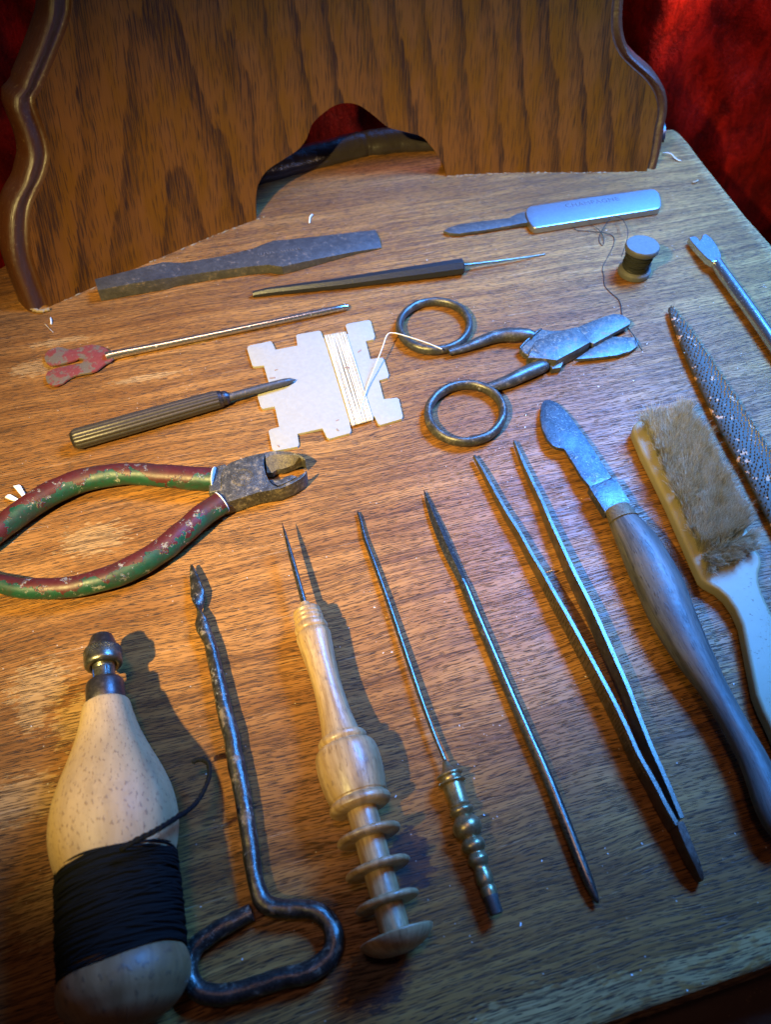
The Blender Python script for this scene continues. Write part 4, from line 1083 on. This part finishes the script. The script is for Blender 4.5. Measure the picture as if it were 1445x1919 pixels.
# ---- pointed needle tool
t = thing('pointed_burnisher', 'double ended dark steel pick with a bright faceted point, lying alone', 'pick', at(950, 1300))
pa = cz(780, 780, 3.6125, [(52, 498, 1), (62, 525, 8), (85, 590, 19), (120, 680, 30), (160, 775, 37), (200, 870, 40), (245, 970, 38), (300, 1085, 33), (345, 1185, 29)])
path = catmull([at(p[0], p[1], .0022) for p in pa], 4)
rr = [float(q[0]) for q in catmull([np.array([p[2]/3.6125*ppm(p[0], p[1])]) for p in pa], 4)]
part('faceted_point', jitter(tube(MB(), path, rr, [r_*.62 for r_ in rr], n=4), .00006, 700), M['needle'], t, 20)
pa = [(866, 1088, 8.0), (874, 1106, 9.2), (892, 1150, 9.4), (919, 1213, 9.6), (951, 1288, 10), (993, 1383, 10.4), (1026, 1457, 10.8), (1059, 1539, 11), (1080, 1592, 11), (1098, 1638, 10.6), (1110, 1667, 8.6), (1118, 1685, 5.5), (1122, 1693, 2)]
path = catmull([at(p[0], p[1], .0026) for p in pa], 4)
rr = [float(q[0]) for q in catmull([np.array([p[2]*ppm(p[0], p[1])]) for p in pa], 4)]
part('shank', jitter(tube(MB(), path, rr, n=18), .00008, 600), M['needle'], t, 60)

# ---- tweezers
t = thing('tweezers', 'long steel tweezers lying on edge with open thin arms and small stop pin', 'tweezers', at(1120, 1300))
def ribbon(pts, name):
    C3 = [np.array([*at(p[0], p[1], p[2])[:2], p[2], p[3], p[4]]) for p in pts]
    C3 = catmull(C3, 4); m = len(C3); vs, fs, uv = [], [], []
    P_ = np.array([c_[:2] for c_ in C3]); T_ = np.gradient(P_, axis=0); T_ /= np.linalg.norm(T_, axis=1)[:, None]
    for i, c_ in enumerate(C3):
        s = np.array([T_[i][1], -T_[i][0]])*c_[3]/2; zt, zb = c_[2], c_[4]
        e = min(.0002, c_[3]*.2)
        s2 = s*(1 - e*2/c_[3])
        for o_, z in ((s, zb), (s, zt-e), (s2, zt), (-s2, zt), (-s, zt-e), (-s, zb)):
            vs.append((c_[0]+o_[0], c_[1]+o_[1], z))
    for i in range(m-1):
        for k in range(6): fs.append((i*6+k, i*6+(k+1) % 6, (i+1)*6+(k+1) % 6, (i+1)*6+k))
    fs += [tuple(range(5, -1, -1)), tuple((m-1)*6+k for k in range(6))]
    part(name, MB().add(vs, fs), M['tweezer'], t, 30)
    return C3
q1 = cz(780, 780, 3.6125, [(395, 262), (420, 300), (480, 400), (540, 510), (620, 650), (700, 775), (780, 920), (850, 1035), (940, 1195), (1030, 1350), (1150, 1568), (1300, 1845)])
q1 += cz(860, 1250, 3.01, [(890, 215), (960, 360), (1018, 490), (1100, 635), (1180, 790), (1238, 890)])
hh = [.0028, .0034, .004, .0044, .005, .0056, .0064, .0072, .0084, .0092, .0096, .0098, .0098, .0096, .0094, .0092, .0090, .0088]
A1 = ribbon([(p[0], p[1], h+.0012, .0019 if i > 1 else .0014, .0004 + max(0, .0014 - i*.0003)) for i, (p, h) in enumerate(zip(q1, hh))], 'arm')
q2 = cz(780, 780, 3.6125, [(668, 165), (690, 215), (740, 330), (800, 455), (855, 570), (910, 700), (975, 840), (1075, 1055), (1195, 1290), (1330, 1590), (1440, 1838)])
q2 += cz(860, 1250, 3.01, [(1000, 225), (1085, 440), (1175, 640), (1262, 850)])
A2 = ribbon([(p[0], p[1], h+.0012, .0020 if i > 1 else .0014, .0004 + max(0, .0014 - i*.0003)) for i, (p, h) in enumerate(zip(q2, [.0028, .0034, .004, .0046, .0054, .0064, .0072, .0086, .0095, .0098, .0098, .0096, .0094, .0092, .0088]))], 'arm')
jp = cz(860, 1250, 3.01, [(1250, 872, .0098, .0028), (1270, 925, .0094, .0032), (1300, 1000, .0088, .0031), (1335, 1080, .0080, .0028), (1360, 1140, .0066, .0024), (1374, 1185, .0052, .0018), (1378, 1205, .0042, .0010)])
ribbon([(p[0], p[1], p[2]+.0006, p[3], .0006) for p in jp], 'joined_end')
mb = MB()
i0, i1 = int(len(A1)*.44), int(len(A1)*.86)
k = 0
for f in np.linspace(i0, i1, 56):
    a = A1[int(f)]; b = A1[int(f)+1]; T_ = (b-a)[:2]; T_ /= np.linalg.norm(T_); q = a + (b-a)*(f-int(f))
    s = np.array([T_[1], -T_[0]]); s = s if s[0] < 0 else -s
    c_ = np.array([q[0]+s[0]*.00100, q[1]+s[1]*.00100, q[2]*.50])
    box(mb, c_, (T_[0]*.00035, T_[1]*.00035, 0), (s[0]*.0002, s[1]*.0002, 0), (0, 0, q[2]*.30))
part('grip_ridges', mb, M['tweezer'], t, 30, kind='stuff')
a, b = at(1015, 1076, .0045), at(1036, 1069, .0060)
part('stop_pin', tube(MB(), [a, b], .0006, n=10), M['bright'], t, 40)

# ---- budding knife with grey handle
PK = lambda L_: cz(980, 700, 3.1075, L_)
t = thing('hooked_spatula', 'broad pitted steel blade with hooked tip on a swelling grey wooden handle', 'knife', at(1250, 1200))
ol = PK([(103, 215), (110, 175), (125, 155), (155, 150), (205, 172), (262, 230), (320, 308), (380, 390), (440, 480), (505, 585), (520, 606), (395, 662), (340, 600), (300, 530), (262, 472), (240, 438), (205, 432), (172, 416), (140, 380), (112, 315), (102, 260)])
def zk(p): return .0040 + .0050*(p[1]-748)/170
part('blade', jitter(slab(MB(), [(p[0], p[1], zk(p)) for p in ol], thick=.0020, bev=.0005, segs=2), .00012, 350), M['blade'], t, 30)
ol = PK([(388, 660), (398, 652), (525, 606), (540, 607), (625, 742), (618, 760), (560, 790), (488, 812), (476, 800)])
part('bolster', jitter(slab(MB(), [(p[0], p[1], .0104) for p in ol], thick=.0048, bev=.0005, segs=2), .0001, 300), M['blade'], t, 30)
hk = [(1157, 953, 24, .0100), (1162, 961, 26, .0100), (1170, 975, 29, .0100)]
path = [at(p[0], p[1], p[3]) for p in hk]; rr = [p[2]*ppm(p[0], p[1], p[3]) for p in hk]
part('ferrule', tube(MB(), path, rr, [r_*.75 for r_ in rr], n=32), M['jawdirt'], t, 50)
hk = [(1168, 971, 26), (1172, 980, 29.5), (1188, 1005, 36), (1200, 1025, 39.5), (1218, 1060, 43.5), (1238, 1100, 45), (1258, 1148, 44), (1283, 1198, 40), (1310, 1245, 34.5), (1336, 1288, 28.5), (1362, 1332, 26), (1386, 1374, 26), (1412, 1422, 28), (1432, 1468, 31), (1446, 1508, 32), (1460, 1545, 28), (1470, 1568, 18), (1474, 1578, 5)]
zz = .0090
path = catmull([at(p[0], p[1], zz) for p in hk], 5)
rr = [max(float(q[0]), .0004) for q in catmull([np.array([p[2]*ppm(p[0], p[1], zz)]) for p in hk], 5)]
part('handle', tube(MB(), path, rr, [r_*.80 for r_ in rr], n=40), M['greywood'], t, 50)

# ---- brush
t = thing('bristle_brush', 'cream bone handled brush lying on its back with soft tan bristles up', 'brush', at(1350, 1050))
ol = [(1187, 806), (1189, 795), (1196, 788), (1215, 783), (1262, 772), (1290, 776), (1304, 800), (1330, 850), (1360, 910), (1388, 965), (1412, 1012), (1428, 1044), (1430, 1056), (1424, 1074), (1425, 1092), (1431, 1112), (1445, 1141), (1466, 1190), (1486, 1250), (1504, 1330), (1520, 1420), (1480, 1440), (1462, 1400), (1445, 1361), (1430, 1331), (1418, 1300), (1408, 1250), (1400, 1210), (1392, 1170), (1379, 1141), (1363, 1118), (1347, 1104), (1326, 1093), (1315, 1083), (1297, 1044), (1276, 996), (1253, 944), (1228, 893), (1205, 848)]
part('handle', slab(MB(), [(p[0], p[1], .0080) for p in ol], zbot=.0012, bev=.0020, segs=4, bevb=True), M['bone'], t, 60)
rg = np.random.default_rng(5)
c00, c10, c11, c01 = [at(*p, .0080) for p in [(1207, 800), (1286, 783), (1408, 1033), (1326, 1072)]]
NB = 17000
# bristles grow from tufts
nu, nv = 7, 20
tu = rg.integers(0, nu, NB); tv = rg.integers(0, nv, NB)
uu = (tu + .5)/nu + rg.normal(0, .030, NB); vv = (tv + .5)/nv + rg.normal(0, .012, NB)
uu = np.clip(uu, 0, 1); vv = np.clip(vv, 0, 1)
base = (c00[None]*((1-uu)*(1-vv))[:, None] + c10[None]*(uu*(1-vv))[:, None] + c11[None]*(uu*vv)[:, None] + c01[None]*((1-uu)*vv)[:, None])
axv = (c11+c01-c00-c10)/2; axv /= np.linalg.norm(axv); axu = (c10+c11-c00-c01)/2; axu /= np.linalg.norm(axu)
len_ = .0118 + rg.normal(0, .0006, NB) + .0012*np.sin(vv*23 + uu*9) - .003*(vv > .93)
d = np.tile(np.array([0, 0, 1.0]), (NB, 1))
tl = rg.normal(0, .16, (nu, nv)); tm = rg.normal(0, .18, (nu, nv))
lean_u = (uu-.5)*.42 + rg.normal(0, .13, NB) + tl[tu, tv]*.8; lean_v = -.12 - (0.5-vv)*.0 + rg.normal(0, .13, NB) + tm[tu, tv]*.8 + np.where(vv < .12, -.28, 0) + np.where(vv > .9, .45, 0)
stray = rg.random(NB) < .03; lean_u = np.where(stray, lean_u*2.2, lean_u); lean_v = np.where(stray, lean_v*2.0, lean_v)
dirs = d + axu[None]*lean_u[:, None] + axv[None]*lean_v[:, None]
dirs /= np.linalg.norm(dirs, axis=1)[:, None]
curl = rg.normal(0, .26, (NB, 3)); curl[:, 2] = -abs(curl[:, 2])*.5
w = .000085
sidev = np.cross(dirs, rg.normal(0, 1, (NB, 3))); sidev /= np.linalg.norm(sidev, axis=1)[:, None]
side2 = np.cross(dirs, sidev)
V = []
lv = [0, .5, .8, 1.0]; ww = [1, 1, .85, .25]
for q, wq in zip(lv, ww):
    c_ = base + dirs*(len_*q)[:, None] + curl*(len_*q*q*.5)[:, None]
    for a in (0, 2.094, 4.189):
        V.append(c_ + sidev*(w*wq*math.cos(a)) + side2*(w*wq*math.sin(a)))
V = np.stack(V, 1)  # NB,12,3
tri = []
for s in range(3):
    for k in range(3): tri.append((s*3+k, s*3+(k+1) % 3, (s+1)*3+(k+1) % 3, (s+1)*3+k))
F = (np.arange(NB)[:, None, None]*12 + np.array(tri)[None]).reshape(-1, 4)
me = bpy.data.meshes.new('bristles')
Vw = V.reshape(-1, 3) - np.array(t.location)
me.vertices.add(len(Vw)); me.vertices.foreach_set('co', Vw.astype(np.float32).ravel())
me.loops.add(F.size); me.loops.foreach_set('vertex_index', F.astype(np.int32).ravel())
me.polygons.add(len(F)); me.polygons.foreach_set('loop_start', np.arange(0, F.size, 4, dtype=np.int32))
me.update(calc_edges=True)
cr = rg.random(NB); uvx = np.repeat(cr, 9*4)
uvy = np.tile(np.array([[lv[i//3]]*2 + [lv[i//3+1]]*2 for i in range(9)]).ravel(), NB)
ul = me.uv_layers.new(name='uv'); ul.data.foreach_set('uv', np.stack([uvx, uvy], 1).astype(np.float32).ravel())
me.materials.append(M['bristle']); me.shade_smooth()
bo = bpy.data.objects.new('bristles', me); col.objects.link(bo); bo.parent = t; bo['kind'] = 'stuff'

# ---- rasp
PR = lambda L_: cz(1240, 560, 4.36, L_)
t = thing('shoe_rasp', 'tapering steel rasp with rough teeth clogged with orange leather dust', 'rasp', at(1360, 820))
rp = PR([(84, 76, 22), (88, 96, 32), (118, 165, 44), (165, 250, 62), (243, 392, 84), (330, 550, 103), (428, 722, 120), (520, 885, 135), (612, 1048, 148), (715, 1220, 158), (828, 1400, 166), (930, 1590, 170), (1032, 1788, 172), (1160, 2030, 174), (1320, 2330, 174)])
zr = .0034
path = catmull([at(p[0], p[1], zr) for p in rp], 5)
rr = [float(q[0]) for q in catmull([np.array([p[2]/4.36*ppm(p[0], p[1], zr)]) for p in rp], 5)]
rbv = [min(r_*.62, .0034) for r_ in rr]
part('body', jitter(tube(MB(), path, rr, rbv, n=28), .0001, 500), M['raspbody'], t, 50)
mb = MB(); P_ = np.array(path); seg = np.linalg.norm(np.diff(P_, axis=0), axis=1); cum = np.concatenate([[0], np.cumsum(seg)])
rnd = random.Random(8); row = 0; s = .001
while s < cum[-1]:
    i = int(np.searchsorted(cum, s)) - 1; i = max(0, min(i, len(path)-2)); f = (s-cum[i])/seg[i]
    c_ = P_[i] + (P_[i+1]-P_[i])*f; ra = rr[i] + (rr[i+1]-rr[i])*f; rb = rbv[i] + (rbv[i+1]-rbv[i])*f
    T_ = (P_[i+1]-P_[i])/seg[i]; S_ = np.cross(T_, [0, 0, 1.]); U_ = np.array([0, 0, 1.])
    ncol = max(3, int(ra*2/.0021))
    for k in range(ncol + 1):
        xx = -1 + 2*(k + (.5 if row % 2 else 0))/ncol
        xx += rnd.uniform(-.05, .05)
        if abs(xx) > .97: continue
        q = c_ + S_*ra*xx + U_*rb*math.sqrt(max(0, 1-xx*xx)) + T_*rnd.uniform(-.0002, .0002)
        nrm = S_*xx/ra + U_*math.sqrt(max(0, 1-xx*xx))/rb; nrm /= np.linalg.norm(nrm)
        sz = rnd.uniform(.00052, .00072)
        sd = np.cross(nrm, T_)
        tip = q + nrm*sz*1.7 - T_*sz*.5
        v_ = [q - sd*sz*.9 - T_*sz*.2, q + sd*sz*.9 - T_*sz*.2, q + T_*sz*1.5, tip, q - nrm*.0001 - T_*sz*.6]
        mb.add(v_, [(0, 3, 2), (3, 1, 2), (0, 4, 3), (4, 1, 3)])
    s += .0020; row += 1
part('teeth', mb, M['rasp'], t, 20, kind='stuff')

# ---- little things lying about
def wisp(name, pts, r_, lb, cat, mat, nn=6):
    p = [at(*q) for q in pts]
    o = part(name, tube(MB(), catmull(p, 6), r_, n=nn, frame='pt'), mat, None, 180, origin=p[0])
    o['label'] = lb; o['category'] = cat
wisp('lint_curl', cz(1130, 0, 4.171, [(470, 1200, .001), (505, 1196, .0022), (540, 1208, .0018), (565, 1235, .0012), (590, 1252, .0008), (612, 1258, .0006)]), .0005, 'twisted pale wisp of lint on the top behind the silver knife', 'lint', M['lint'])
wisp('wood_curl', cz(480, 180, 3.8026, [(378, 905, .0006), (380, 880, .001), (385, 860, .0014), (400, 845, .0012)]), .0006, 'tiny curled pale shaving in front of the cut out', 'shaving', M['chip'])
wisp('hair', [(83, 607, .0003), (90, 614, .0005), (99, 623, .0003)], .00016, 'short pale hair below the left foot of the backboard', 'hair', M['lint'])
wisp('husk', [(94, 596, .0004), (95, 602, .001), (95, 608, .0004)], .0006, 'tiny grey husk below the left foot of the backboard', 'husk', M['chip'])
wisp('seed', [(1298, 342, .0006), (1304, 341, .0008), (1309, 338, .0006)], .0007, 'small dark brown grain of seed near the top right corner', 'seed', M['putty'])
mb = MB(); rnd = random.Random(21)
for i in range(60):
    px, py = rnd.uniform(30, 1430), rnd.uniform(420, 1880)
    p = at(px, py, .0001)
    r_ = rnd.uniform(.00008, .00020); a = rnd.uniform(0, 3.14); l_ = rnd.uniform(1, 3)
    box(mb, p, (r_*l_*math.cos(a), r_*l_*math.sin(a), 0), (-r_*math.sin(a), r_*math.cos(a), 0), (0, 0, r_*.6))
o = part('dust_specks', jitter(mb, .0001, 3000), M['chip'], None, 60)
o['kind'] = 'stuff'; o['label'] = 'fine pale dust specks scattered over the oak top'; o['category'] = 'dust'
